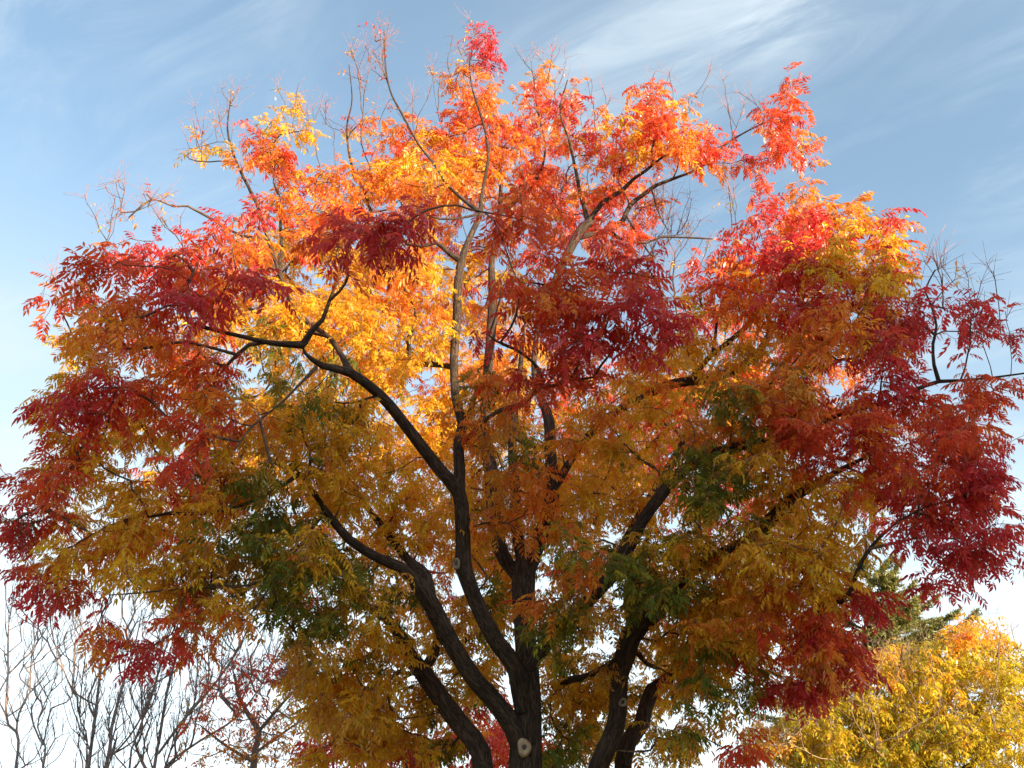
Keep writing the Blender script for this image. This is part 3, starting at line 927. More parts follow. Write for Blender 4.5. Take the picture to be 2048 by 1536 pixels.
# leaf masses: (px, py, Y, rx, ry, rY, hues, density)
BLOBS = [
    # crimson masses of the near crown
    (330, 560, 6.0, 190, 70, 0.5, "RRr", 2.6), (220, 615, 6.1, 95, 60, 0.5, "RRrO", 2.0), (430, 510, 6.6, 90, 70, 0.6, "RrO", 1.8),
    (760, 430, 5.6, 90, 45, 0.4, "RRR", 2.6), (720, 490, 5.7, 110, 50, 0.5, "RrO", 2.0),
    (1050, 475, 5.9, 65, 65, 0.5, "Rrr", 2.5), (1200, 565, 6.1, 130, 80, 0.5, "RRRr", 2.8), (1290, 640, 6.3, 65, 60, 0.5, "RRR", 2.4), (1120, 660, 6.3, 110, 60, 0.5, "RrR", 2.2),
    (1100, 560, 6.5, 70, 50, 0.5, "rRO", 1.6), (1120, 750, 6.8, 110, 50, 0.6, "rOr", 1.8),
    # right shoulder
    (1540, 460, 7.6, 90, 70, 0.6, "rrR", 2.8), (1640, 440, 7.7, 90, 50, 0.6, "rrO", 2.2), (1700, 530, 7.4, 110, 80, 0.6, "OYO", 2.8), (1620, 560, 7.3, 100, 80, 0.6, "rOR", 2.6),
    (1480, 570, 7.8, 80, 70, 0.6, "rRO", 2.4), (1760, 470, 7.5, 50, 50, 0.4, "rRO", 1.8), (1790, 590, 7.2, 70, 80, 0.5, "RrO", 2.4), (1700, 660, 7.2, 120, 70, 0.6, "rRO", 2.4), (1600, 660, 7.6, 80, 60, 0.6, "OrO", 2.2),
    (1540, 700, 8.0, 100, 60, 0.6, "OYO", 1.8), (1380, 640, 8.2, 70, 60, 0.6, "OYr", 1.8), (1420, 540, 8.0, 50, 60, 0.5, "rRr", 1.8),
    (1800, 720, 7.0, 90, 60, 0.5, "RRr", 2.0), (1930, 800, 6.9, 80, 60, 0.5, "Rrr", 2.0), (1900, 880, 6.9, 90, 70, 0.6, "Rrr", 2.8), (1950, 950, 6.9, 70, 80, 0.5, "RRr", 2.8),
    (1860, 980, 7.0, 100, 70, 0.6, "Rrr", 2.6), (1960, 1060, 6.8, 65, 60, 0.4, "RRR", 2.4), (1900, 1130, 6.9, 100, 40, 0.4, "RRR", 2.4), (1810, 1060, 7.1, 70, 40, 0.4, "rRO", 1.4),
    (1780, 860, 7.2, 100, 60, 0.6, "rrO", 2.0), (1990, 690, 6.9, 60, 60, 0.4, "Rr", 0.8), (1930, 650, 7.0, 60, 70, 0.4, "rRO", 0.9), (1920, 530, 7.2, 60, 40, 0.4, "OB", 0.35),
    # right body
    (1600, 800, 7.3, 110, 70, 0.7, "rOB", 2.2), (1660, 900, 7.3, 110, 70, 0.7, "rOR", 2.2), (1520, 800, 7.5, 90, 60, 0.7, "OGB", 2.2), (1450, 850, 7.6, 90, 70, 0.7, "GOB", 2.2), (1450, 960, 7.4, 80, 70, 0.6, "GGY", 2.4),
    (1560, 960, 7.5, 90, 60, 0.7, "YOB", 2.0), (1650, 1010, 7.5, 100, 70, 0.7, "YOO", 2.4), (1560, 1110, 7.6, 100, 70, 0.7, "YYO", 2.6), (1450, 1130, 7.9, 90, 60, 0.7, "YOG", 2.4), (1680, 1110, 7.4, 70, 60, 0.6, "OYr", 2.0),
    (1380, 1050, 7.8, 80, 70, 0.6, "GGY", 2.4), (1480, 1220, 8.0, 110, 70, 0.8, "YOO", 2.8), (1600, 1220, 7.8, 90, 60, 0.7, "OrO", 2.4), (1660, 1300, 7.8, 70, 60, 0.5, "rRO", 2.2), (1560, 1310, 8.0, 90, 60, 0.7, "OrB", 2.4),
    (1450, 1330, 8.3, 80, 60, 0.7, "OYG", 2.4), (1380, 1250, 8.4, 80, 70, 0.7, "YGO", 2.2), (1720, 1230, 7.6, 50, 60, 0.4, "RR", 1.4), (1610, 1390, 7.9, 40, 50, 0.3, "RRr", 1.6), (1500, 1380, 8.2, 60, 40, 0.4, "RGB", 1.8),
    (1390, 1420, 8.6, 60, 70, 0.6, "GBO", 2.2), (1330, 1460, 8.8, 60, 60, 0.6, "GYO", 1.6), (1700, 1335, 7.7, 30, 40, 0.3, "Rr", 1.4), (1470, 1500, 7.9, 35, 30, 0.3, "rrR", 1.2),
    # lower middle: green and gold round the limbs
    (1240, 1130, 7.6, 70, 60, 0.5, "GGG", 1.8), (1150, 1110, 7.8, 60, 70, 0.5, "GGO", 1.4), (1110, 1230, 7.9, 70, 50, 0.4, "GGG", 2.0), (1200, 1260, 8.0, 60, 50, 0.5, "GOB", 2.0), (1330, 1160, 7.7, 70, 60, 0.5, "GGG", 2.4),
    (1330, 1060, 8.8, 60, 60, 0.6, "GYO", 1.4), (1160, 1340, 9.9, 80, 60, 0.6, "YGO", 2.4), (1140, 1440, 9.8, 70, 60, 0.6, "YGB", 2.4), (1120, 1510, 9.6, 60, 40, 0.5, "GGB", 2.2), (1000, 1180, 10.0, 60, 80, 0.6, "YGO", 2.0),
    (1320, 1290, 10.2, 60, 60, 0.6, "YOO", 2.0), (1060, 930, 8.1, 45, 80, 0.4, "GGO", 1.6), (985, 800, 7.8, 70, 80, 0.5, "GOB", 1.8), (1020, 1000, 8.4, 45, 60, 0.4, "GOB", 1.4), (1200, 860, 8.2, 80, 60, 0.6, "OYO", 2.0),
    (1260, 790, 8.2, 90, 40, 0.5, "YYO", 2.0), (1350, 720, 8.3, 90, 50, 0.6, "YOY", 1.8), (1280, 900, 8.4, 80, 60, 0.7, "OYG", 1.6), (1160, 960, 8.6, 60, 60, 0.6, "OYG", 1.4), (1230, 1010, 9.2, 80, 60, 0.7, "YOO", 1.4), (1200, 720, 8.0, 90, 50, 0.6, "OrO", 1.6),
    # left body
    (500, 620, 8.0, 110, 60, 0.8, "OYO", 1.4), (640, 600, 8.3, 110, 90, 0.8, "OYY", 1.5), (790, 560, 8.8, 110, 90, 0.8, "OOY", 1.6), (820, 670, 8.8, 90, 70, 0.7, "YOY", 1.6), (300, 700, 7.2, 130, 60, 0.7, "OrO", 1.6),
    (160, 720, 7.0, 90, 60, 0.5, "YOB", 1.4), (160, 795, 6.4, 90, 40, 0.3, "RRR", 2.4), (230, 790, 6.5, 90, 50, 0.4, "RRr", 2.2), (100, 860, 6.9, 80, 50, 0.4, "OYr", 1.6), (250, 890, 7.0, 120, 50, 0.6, "YOO", 1.8), (390, 780, 7.0, 110, 70, 0.7, "OrO", 1.7),
    (380, 880, 6.2, 90, 50, 0.3, "RRr", 2.0), (520, 780, 7.4, 110, 80, 0.8, "YOG", 1.5), (640, 820, 7.8, 110, 80, 0.8, "YYG", 1.6), (740, 880, 8.2, 90, 80, 0.7, "YGY", 1.5), (480, 920, 7.2, 110, 60, 0.6, "YGB", 1.8), (620, 920, 7.6, 110, 70, 0.7, "YYO", 1.8),
    (740, 1000, 8.2, 110, 80, 0.8, "YYO", 2.0), (840, 1040, 8.9, 80, 80, 0.8, "YOO", 1.8), (80, 985, 6.6, 80, 45, 0.4, "rRr", 2.6), (90, 1050, 6.8, 70, 35, 0.4, "RGB", 2.2), (200, 960, 7.0, 90, 40, 0.5, "OYB", 1.8), (230, 1060, 7.1, 110, 40, 0.5, "OYO", 1.8),
    (370, 1000, 7.2, 110, 50, 0.5, "YOr", 1.6), (490, 1070, 7.2, 90, 65, 0.5, "GGGY", 2.6), (600, 1080, 7.6, 100, 70, 0.7, "YGY", 2.2), (590, 1160, 7.3, 90, 70, 0.4, "GGGG", 2.8), (680, 1150, 7.9, 90, 60, 0.6, "YGG", 2.2), (780, 1160, 8.5, 70, 70, 0.6, "YOG", 1.8),
    (120, 1120, 6.9, 70, 40, 0.4, "YOO", 2.0), (70, 1170, 6.8, 35, 30, 0.3, "RR", 1.6), (230, 1150, 7.0, 110, 40, 0.5, "OrY", 1.8), (370, 1130, 7.1, 110, 35, 0.4, "YYB", 2.4), (430, 1200, 7.1, 90, 40, 0.4, "YOB", 1.8),
    (240, 1240, 6.9, 60, 45, 0.4, "OrB", 1.2), (270, 1300, 6.9, 50, 30, 0.3, "RRr", 1.4), (370, 1270, 7.0, 70, 35, 0.3, "rRO", 1.2), (500, 1230, 7.1, 60, 40, 0.3, "OBr", 1.2),
    (620, 1240, 7.6, 60, 60, 0.4, "GGB", 2.4), (720, 1260, 8.4, 80, 60, 0.6, "YGO", 2.2), (600, 1300, 7.7, 35, 40, 0.3, "GGB", 1.8), (720, 1340, 9.2, 80, 60, 0.6, "YOG", 2.4), (820, 1200, 9.6, 70, 60, 0.6, "YOO", 1.8), (900, 1240, 9.8, 70, 60, 0.6, "YOG", 2.0),
    (680, 1430, 9.5, 70, 60, 0.6, "OYB", 2.4), (800, 1400, 10.0, 70, 70, 0.6, "YOB", 2.2), (760, 1490, 9.9, 90, 45, 0.6, "OrR", 2.2), (900, 1340, 10.0, 70, 60, 0.6, "YOG", 2.0), (880, 1500, 10.0, 60, 40, 0.5, "GRB", 1.6), (950, 1310, 9.9, 50, 60, 0.5, "YGB", 1.6),
    # upper crown, in the sun
    (860, 330, 9.6, 130, 80, 0.9, "OYO", 2.6), (790, 310, 9.8, 80, 80, 0.8, "OrY", 1.8), (940, 270, 10.0, 90, 70, 0.8, "rOr", 2.4), (950, 170, 9.6, 50, 60, 0.4, "rrO", 1.6), (965, 90, 9.5, 35, 45, 0.3, "rrR", 1.6), (1040, 300, 10.2, 70, 70, 0.7, "rOr", 2.2),
    (720, 390, 9.2, 90, 70, 0.7, "YOO", 1.9), (640, 430, 9.3, 70, 90, 0.7, "OrO", 1.3), (560, 290, 9.0, 65, 65, 0.5, "OrY", 2.0), (570, 200, 9.0, 45, 40, 0.3, "OYr", 0.7), (500, 310, 8.9, 50, 40, 0.4, "YOB", 1.6), (420, 300, 8.8, 50, 40, 0.3, "YBO", 0.9), (580, 400, 8.9, 60, 60, 0.5, "OrO", 1.2),
    (480, 450, 8.4, 70, 50, 0.5, "rOR", 1.4), (280, 410, 7.9, 80, 50, 0.4, "BOr", 0.45), (210, 430, 7.8, 50, 40, 0.3, "RO", 0.4), (700, 240, 10.0, 60, 80, 0.5, "OYr", 0.4), (1070, 170, 10.4, 35, 60, 0.4, "BOr", 1.6), (1120, 250, 10.1, 70, 60, 0.5, "BRO", 1.4), (1180, 230, 10.0, 50, 60, 0.4, "OB", 0.5),
    (1310, 220, 9.2, 85, 55, 0.6, "rOr", 2.6), (1260, 270, 9.3, 60, 60, 0.6, "OrY", 2.2), (1370, 300, 9.2, 80, 60, 0.6, "rrO", 2.4), (1180, 350, 9.8, 80, 60, 0.6, "rOr", 1.9), (1470, 310, 9.4, 80, 35, 0.5, "rRO", 1.8), (1570, 230, 9.5, 55, 70, 0.5, "rrO", 2.2), (1590, 160, 9.5, 25, 30, 0.2, "rr", 1.2), (1590, 290, 9.4, 40, 35, 0.3, "rRr", 1.4),
    (1230, 470, 9.9, 60, 60, 0.6, "rOr", 1.3), (1360, 500, 10.4, 80, 60, 0.6, "BO", 0.3),
    (1560, 1080, 7.7, 120, 60, 0.7, "YOO", 1.6), (1500, 1180, 8.0, 120, 60, 0.7, "OYO", 1.6), (1640, 1160, 7.7, 90, 60, 0.6, "OYr", 1.4), (1420, 1260, 8.3, 90, 60, 0.6, "OYG", 1.4), (1600, 1280, 7.9, 80, 50, 0.6, "OrO", 1.4),
    (1085, 1200, 8.2, 45, 50, 0.3, "GGO", 1.6), (1130, 1150, 8.2, 45, 50, 0.3, "GGG", 1.4), (1060, 1060, 8.4, 40, 50, 0.3, "GGO", 1.2), (980, 900, 8.0, 40, 60, 0.3, "GGB", 1.2), (1020, 1010, 8.4, 30, 50, 0.3, "GGO", 1.2), (1420, 1000, 7.4, 60, 50, 0.4, "GGG", 1.6), (1300, 1180, 7.9, 60, 50, 0.4, "GGG", 1.4),
    (330, 1090, 7.6, 130, 50, 0.6, "YOO", 1.2), (180, 1010, 7.4, 110, 50, 0.5, "OYr", 1.2), (450, 1130, 7.6, 90, 50, 0.5, "YGO", 1.2), (150, 900, 7.4, 100, 60, 0.5, "OYr", 1.0), (620, 1380, 8.8, 50, 50, 0.4, "OYG", 1.4), (1480, 1310, 9.0, 80, 60, 0.6, "OYG", 1.4), (1400, 1350, 9.2, 60, 60, 0.6, "YGO", 1.4),
    # behind the fork
    (1000, 860, 10.4, 80, 80, 0.7, "OGY", 1.9), (1060, 1000, 10.6, 90, 90, 0.8, "GYO", 2.0), (960, 1060, 10.6, 70, 80, 0.7, "YOG", 1.9), (880, 960, 10.2, 70, 80, 0.7, "YOO", 1.9), (830, 880, 9.8, 80, 70, 0.7, "YYO", 1.7),
    (1180, 1060, 10.4, 80, 80, 0.8, "OYG", 2.0), (1140, 1180, 10.6, 70, 70, 0.7, "GOY", 2.0), (1290, 1140, 10.2, 60, 60, 0.6, "GYO", 2.0), (1220, 930, 10.4, 80, 70, 0.8, "OYr", 1.9), (1340, 800, 10.0, 80, 60, 0.8, "OrY", 1.7), (1130, 880, 10.4, 60, 60, 0.6, "OGY", 1.9),
    (985, 1240, 10.4, 50, 60, 0.6, "YGO", 2.3), (1000, 720, 10.6, 70, 80, 0.7, "YOO", 1.7), (900, 800, 10.2, 60, 90, 0.7, "YOO", 1.7), (690, 640, 9.6, 90, 70, 0.7, "YYO", 1.9), (740, 720, 9.6, 80, 60, 0.7, "YOY", 1.9), (560, 860, 8.8, 100, 80, 0.7, "YOY", 1.6),
    (1400, 760, 9.6, 90, 60, 0.7, "OrY", 1.7), (1490, 880, 9.2, 90, 60, 0.7, "OrG", 1.7), (1240, 1390, 10.4, 70, 60, 0.6, "YOG", 2.0), (1100, 1300, 10.6, 50, 60, 0.5, "YGO", 2.2), (1170, 1420, 10.4, 70, 60, 0.6, "YGO", 2.3), (1310, 1400, 10.4, 60, 60, 0.5, "OYG", 1.7),
    (700, 1400, 8.8, 90, 70, 0.6, "OYB", 2.2), (640, 1480, 9.0, 50, 45, 0.5, "OYr", 1.7), (800, 1470, 9.4, 90, 60, 0.6, "OYB", 2.3), (900, 1440, 10.0, 50, 50, 0.5, "OGY", 2.0), (780, 1310, 9.0, 70, 50, 0.5, "YOG", 2.0), (420, 960, 7.8, 120, 60, 0.6, "YOO", 1.4),
    (200, 1110, 7.6, 110, 50, 0.5, "YOO", 1.4), (540, 1010, 8.2, 100, 60, 0.6, "YGO", 1.4), (330, 1200, 7.4, 100, 35, 0.4, "OrY", 1.4),
    # far side of the crown
    (650, 520, 10.6, 160, 110, 1.0, "YOO", 1.3), (850, 520, 11.0, 160, 110, 1.0, "OYr", 1.3), (1000, 420, 11.2, 150, 110, 1.0, "rOO", 1.3), (1200, 420, 11.2, 130, 90, 1.0, "rOr", 1.0), (500, 700, 10.4, 160, 110, 1.0, "YOO", 0.9), (700, 750, 11.4, 170, 120, 1.0, "YOr", 1.0),
    (350, 850, 9.6, 160, 110, 0.9, "OYr", 0.9), (300, 1050, 9.2, 160, 80, 0.8, "YOr", 0.9), (550, 980, 10.6, 160, 100, 1.0, "OrY", 0.9), (860, 900, 12.0, 150, 130, 1.0, "rOY", 0.9), (1000, 660, 11.6, 130, 110, 1.0, "YOO", 0.9), (1180, 850, 12.2, 160, 130, 1.0, "rOr", 1.0),
    (1380, 850, 12.0, 140, 110, 1.0, "rrO", 1.3), (1350, 1000, 12.0, 140, 90, 1.0, "rRO", 1.0), (1500, 700, 11.0, 150, 110, 1.0, "rOr", 1.0), (1650, 780, 10.0, 150, 110, 1.0, "rRO", 1.0), (1780, 930, 9.2, 120, 100, 0.8, "rRO", 0.9), (1550, 1000, 11.0, 150, 90, 1.0, "rOr", 0.9),
    (1050, 1050, 12.2, 150, 90, 0.9, "rRO", 0.9), (900, 1100, 12.0, 130, 90, 0.9, "rOY", 0.8), (750, 1100, 11.4, 130, 90, 0.9, "rOO", 0.8), (1250, 1180, 11.6, 130, 80, 0.9, "rOY", 0.8), (1450, 1180, 11.0, 130, 90, 0.9, "OrR", 0.9), (950, 1380, 11.6, 90, 80, 0.7, "rRO", 0.8), (1180, 1480, 11.2, 90, 50, 0.6, "YGR", 1.0),
]
DENS = 2.35
targets, spec = [], []
for (px, py, Y, rx, ry, rY, hues, dens) in BLOBS:
    if px > 1740 and 540 < py < 1130 and 'Y' not in hues:
        hues = hues.replace('O', 'R').replace('r', 'R', 1)
    if 'Y' in hues and py > 450:
        hues = hues.replace('O', 'Y', 1) if py > 700 else hues
        hues = hues + ('Y' if 'G' in hues else 'YY')
    n = blob_count(px, py, Y, rx, ry, dens * DENS)
    for p in in_blob(px, py, Y, rx, ry, rY, n):
        targets.append(p)
        spec.append((hues, dens, Y, py))
    if dens >= 0.6:                      # looser foliage round each mass joins it to its neighbours
        for p in in_blob(px, py + 8, Y + 0.4, rx * 1.45, ry * 1.45, rY * 1.6, int(n * (0.55 if py > 430 else 0.2))):
            targets.append(p)
            spec.append((hues, 0.7, 9.0, py))
ends = T.grow(targets)
for ids, (hues, dens, Yb, pyb) in zip(ends, spec):
    if dens < 0.5:
        T.dress(ids, hues, int(rng.integers(1, 4)), sparse=True)
        T.bare_tip(ids, int(rng.integers(2, 5)))
    else:
        near = Yb < 6.45 and dens >= 2.0
        top_ = pyb < 660
        T.dress(ids, hues, int(rng.integers(11, 15) if top_ or near else rng.integers(14, 20)), size=1.2 if near else (1.15 if top_ else 1.0), spread=0.26)

# bare upright shoots over the crown: (px, py of the tip region, Y, rx, ry, n)
BARES = [(765, 90, 9.1, 25, 70, 14), (720, 130, 9.6, 35, 70, 12), (820, 200, 9.1, 50, 60, 8), (935, 70, 9.5, 40, 50, 7), (890, 150, 9.5, 40, 50, 8), (440, 210, 8.9, 60, 60, 12), (390, 270, 8.8, 40, 60, 6), (600, 190, 9.2, 60, 40, 7), (650, 250, 9.8, 50, 60, 8),
         (230, 400, 7.9, 80, 50, 9), (330, 420, 8.0, 60, 60, 9), (130, 570, 7.0, 50, 40, 5), (1060, 110, 10.4, 50, 30, 6), (1130, 140, 10.2, 40, 50, 9), (1190, 200, 10.0, 40, 60, 9), (1480, 200, 9.6, 40, 40, 8), (1330, 400, 10.3, 70, 50, 26), (1370, 480, 10.6, 80, 70, 30), (1290, 520, 10.6, 60, 50, 12),
         (1880, 520, 7.2, 45, 40, 7), (1950, 550, 7.1, 45, 35, 5), (1990, 650, 6.9, 50, 40, 4), (1380, 150, 9.3, 90, 30, 6), (1460, 400, 8.2, 40, 40, 5), (900, 330, 9.8, 120, 90, 24), (1000, 300, 9.9, 100, 80, 14), (1150, 300, 9.9, 80, 80, 14), (560, 330, 9.0, 80, 80, 10), (700, 320, 9.8, 80, 90, 12),
         (330, 830, 7.6, 120, 60, 12), (250, 720, 7.3, 120, 60, 8)]
bt = []
for (px, py, Y, rx, ry, n) in BARES:
    bt += in_blob(px, py, Y, rx, ry, 0.4, n)
for ids in T.grow(bt, up=0.5, wig=0.03, vert=2.6):
    T.bare_tip(ids, int(rng.integers(3, 7)), 0.26)
    if rng.random() < 0.3:
        T.dress(ids, "OrY", 2, sparse=True)
T.radii()

root = empty("autumn_tree", (groundx, 9.0, 0.0))
org = np.array([groundx, 9.0, 0.0])
tag(root, "broad many-limbed autumn tree with red, gold and green leaves filling the frame", "tree")
for k, (P, R) in enumerate(T.limbs):
    tb = Tubes()
    big = R.max() > 0.05
    R = R.copy()
    if k:
        R[:3] *= (np.array([0.9, 0.95, 1.0]) if R[0] > 0.05 else np.array([1.3, 1.18, 1.07]))[:len(R[:3])]
    tb.add(P, R, 20 if R.max() > 0.08 else (12 if big else 8), rough=0.035 if big else 0.02)
    tb.build("trunk" if k == 0 else "limb", BARK if R.max() > 0.02 else TWIG, root, org)
tag(T.twig_tubes().build("twigs", TWIG, root, org), kind="stuff")
tag(T.spikes.build("leaf_stalks", STALK, root, org), kind="stuff")
for hues, lab in (("Rr", "crimson and scarlet leaves on the outer crown"), ("OYBL", "orange and golden leaves inside the crown"), ("G", "dark green leaves close to the limbs")):
    arr = T.leaves.arrays(hues)
    o = foliage_mesh("foliage", arr, LEAF, root, org)
    o["label"] = lab
CUT = plain_mat("cut wood", (0.24, 0.16, 0.09), (0.50, 0.37, 0.23), 20.0, bump=0.4)
OLDCUT = plain_mat("weathered cut wood", (0.13, 0.095, 0.065), (0.26, 0.19, 0.13), 22.0, bump=0.6)
CORE = plain_mat("dark heartwood", (0.035, 0.028, 0.022), (0.11, 0.085, 0.06), 30.0, bump=0.5)


def lathe(name, prof, c, axis, mat, parent, origin, n=24, wob=0.11):
    ax = unit(axis)
    e1 = unit(np.cross(ax, np.array([0.0, 0.0, 1.0])))
    e2 = np.cross(e1, ax)
    ph = rng.uniform(0, 6.28, 2)
    V, F = [], []
    for r_, h_ in prof:
        for k in range(n):
            a = 2 * math.pi * k / n
            rr = r_ * (1 + wob * math.sin(2 * a + ph[0]) + wob * 0.7 * math.sin(3 * a + ph[1]))
            V.append(c + e1 * rr * math.cos(a) + e2 * rr * 1.08 * math.sin(a) + ax * h_ - origin)
    for i in range(len(prof) - 1):
        for k in range(n):
            F.append((i * n + k, i * n + (k + 1) % n, (i + 1) * n + (k + 1) % n, (i + 1) * n + k))
    F.append(tuple((len(prof) - 1) * n + k for k in range(n)))
    me = bpy.data.meshes.new(name)
    me.from_pydata([tuple(v) for v in V], [], F)
    me.polygons.foreach_set("use_smooth", np.ones(len(F), bool))
    me.materials.append(mat)
    o = bpy.data.objects.new(name, me)
    scene.collection.objects.link(o)
    o.parent = parent
    return o


for (px, py, Y, rad, axis) in ((1048, 1500, 8.985, 13, (0, -1, 0.05)), (1241, 1407, 8.8, 8, (0.25, -1, 0)), (917, 1130, 8.4, 9, (-0.4, -1, 0)), (1380, 873, 9.95, 8, (0.3, -1, 0.1))):
    m1 = metres(px, py, Y)
    lim = {1048: 47, 1241: 18, 917: 13, 1380: 6}[px] * m1          # out to the bark towards the camera
    a_ = unit(np.array(axis, float))
    c_ = at(px, py, Y) + a_ * lim * 0.86
    q = rad * m1
    sc = lathe("pruning_scar", [(q * 1.15, -0.06), (q * 1.08, 0.0), (q * 1.0, 0.010), (q * 0.78, 0.013), (q * 0.50, 0.008), (q * 0.36, -0.006)], c_, a_, CUT if px == 1048 else OLDCUT, root, org)
    lathe("heartwood", [(q * 0.38, -0.006), (q * 0.30, 0.000), (q * 0.12, -0.004)], c_, a_, CORE, sc, org)
print("main tree leaves", len(T.leaves.items), "targets", len(targets))


# ------------------------------------------------------------------ trees behind it
def finish(t, name, label, origin, bark, twig, hues_all=True, group=None, rough=0.03):
    r_ = empty(name, origin)
    tag(r_, label, "tree", group)
    t.radii()
    o3 = np.asarray(origin)
    for k, (P, R) in enumerate(t.limbs):
        tb = Tubes()
        tb.add(P, R, 9, rough=rough)
        tb.build("trunk" if k == 0 else "limb", bark, r_, o3)
    if t.chains:
        tag(t.twig_tubes().build("twigs", twig, r_, o3), kind="stuff")
    if t.have_spikes:
        tag(t.spikes.build("leaf_stalks", twig, r_, o3), kind="stuff")
    arr = t.leaves.arrays("RrOYGBL")
    if arr is not None:
        foliage_mesh("crown", arr, LEAF, r_, o3)
    return r_


def ground_at(px, Y):
    p = at(px, 1536, Y)
    return np.array([p[0], p[1], 0.0])


def px_rows(rows, Y, dY=0.0):
    n = len(rows)
    return [(a, b, Y + dY * i / max(1, n - 1), w) for i, (a, b, w) in enumerate(rows)]


def bare_tree(label, Y, base_px, stems, n_twig):
    t = Tree(tip_r=0.0036)
    base = ground_at(base_px, Y)
    for k, (rows, dY, foot) in enumerate(stems):
        rows = px_rows(rows, Y, dY)
        R = [(*at(a, b, yy), 0.34 * w * metres(a, b, yy)) for a, b, yy, w in rows]
        if foot:
            r0 = R[0][3]
            R = [(base[0] + rng.normal(0, .08), base[1] + rng.normal(0, .08), -0.1, r0 * 1.5)] + R
        t.limb(R, px=False, spacing=0.14)
    # upright side twigs
    tg = []
    for P, R in t.limbs:
        m = len(P)
        for _ in range(int(n_twig * m)):
            i = int(rng.uniform(0.25, 1.0) * (m - 1))
            if P[i][2] < 2.0:
                continue
            tx = unit(P[min(i + 1, m - 1)] - P[max(0, i - 1)])
            a = rng.uniform(0, 6.28)
            l = rng.uniform(0.35, 1.3)
            tg.append(P[i] + tx * l * 0.45 + np.array([math.cos(a) * 0.45, math.sin(a) * 0.45, 0.65]) * l)
    first = t.grow(tg, up=0.6, spacing=0.12, wig=0.03, vert=1.4)
    tg2 = []
    for ids in first:
        for _ in range(2):
            i = ids[int(rng.integers(1, len(ids)))]
            a = rng.uniform(0, 6.28)
            l = rng.uniform(0.2, 0.6)
            tg2.append(np.array(t.pos[i]) + np.array([math.cos(a) * .35, math.sin(a) * .35, 0.9]) * l)
    second = t.grow(tg2, up=0.6, spacing=0.12, wig=0.03, vert=1.4)
    for ids in second:
        if rng.random() < 0.7:
            t.bare_tip(ids, int(rng.integers(2, 5)), 0.16, 0.0022)
    return finish(t, "bare_tree", label, base, BARE, BARE, group="bare trees beyond the lawn")


bare_tree("leafless slender tree at far left with a kinked stem", 16.5, 38, [
    ([(30, 1545, 8), (33, 1464, 8), (17, 1450, 7), (12, 1412, 6), (16, 1349, 5), (16, 1297, 5), (18, 1244, 4), (26, 1199, 2)], 0.6, True),
    ([(33, 1464, 6), (38, 1426, 5), (60, 1384, 5), (61, 1350, 4), (64, 1307, 4), (75, 1258, 3), (82, 1206, 2)], -0.6, False),
    ([(60, 1386, 4), (91, 1352, 3), (112, 1314, 2)], 0.5, False)], 1.9)
bare_tree("smallest leafless sapling between the kinked tree and the forked tree", 18.0, 85, [
    ([(85, 1540, 6), (85, 1481, 5), (75, 1454, 4), (84, 1419, 4), (101, 1384, 3), (112, 1366, 2)], 0.4, True),
    ([(86, 1490, 4), (98, 1436, 3), (101, 1405, 2)], -0.4, False)], 1.9)
bare_tree("leafless forked tree with several upright stems under the left branch tips", 15.5, 195, [
    ([(176, 1545, 10), (190, 1436, 9), (196, 1384, 8), (204, 1304, 7), (202, 1265, 5), (188, 1227, 3), (185, 1195, 2)], 0.4, True),
    ([(192, 1410, 5), (157, 1391, 5), (136, 1363, 4), (119, 1314, 4), (105, 1272, 3), (98, 1227, 2)], -0.8, False),
    ([(173, 1520, 5), (160, 1436, 4), (164, 1366, 4), (171, 1297, 3), (157, 1250, 2), (136, 1223, 2)], 0.7, True),
    ([(209, 1545, 11), (223, 1457, 10), (241, 1387, 8), (255, 1338, 7), (266, 1308, 5), (285, 1220, 3)], 0.8, True),
    ([(213, 1522, 6), (258, 1474, 6), (290, 1419, 5), (310, 1366, 4), (326, 1320, 3), (338, 1260, 2)], -0.6, False)], 1.9)
bare_tree("leafless tree with long stems leaning right toward the green leaves", 15.0, 300, [
    ([(307, 1545, 10), (317, 1488, 9), (328, 1419, 8), (335, 1377, 7), (352, 1314, 6), (359, 1262, 4), (368, 1200, 2)], 0.5, True),
    ([(316, 1508, 8), (370, 1436, 8), (436, 1359, 7), (481, 1290, 5), (499, 1244, 4), (515, 1190, 2)], -0.5, False),
    ([(322, 1545, 9), (345, 1520, 8), (401, 1481, 7), (471, 1436, 6), (523, 1370, 4), (550, 1310, 3), (566, 1280, 2)], 0.8, True),
    ([(258, 1545, 7), (267, 1490, 6), (300, 1401, 5), (318, 1340, 3), (322, 1290, 2)], 0.4, True),
    ([(328, 1540, 6), (380, 1440, 5), (395, 1340, 4), (392, 1260, 3), (405, 1200, 2)], 1.0, True)], 1.9)

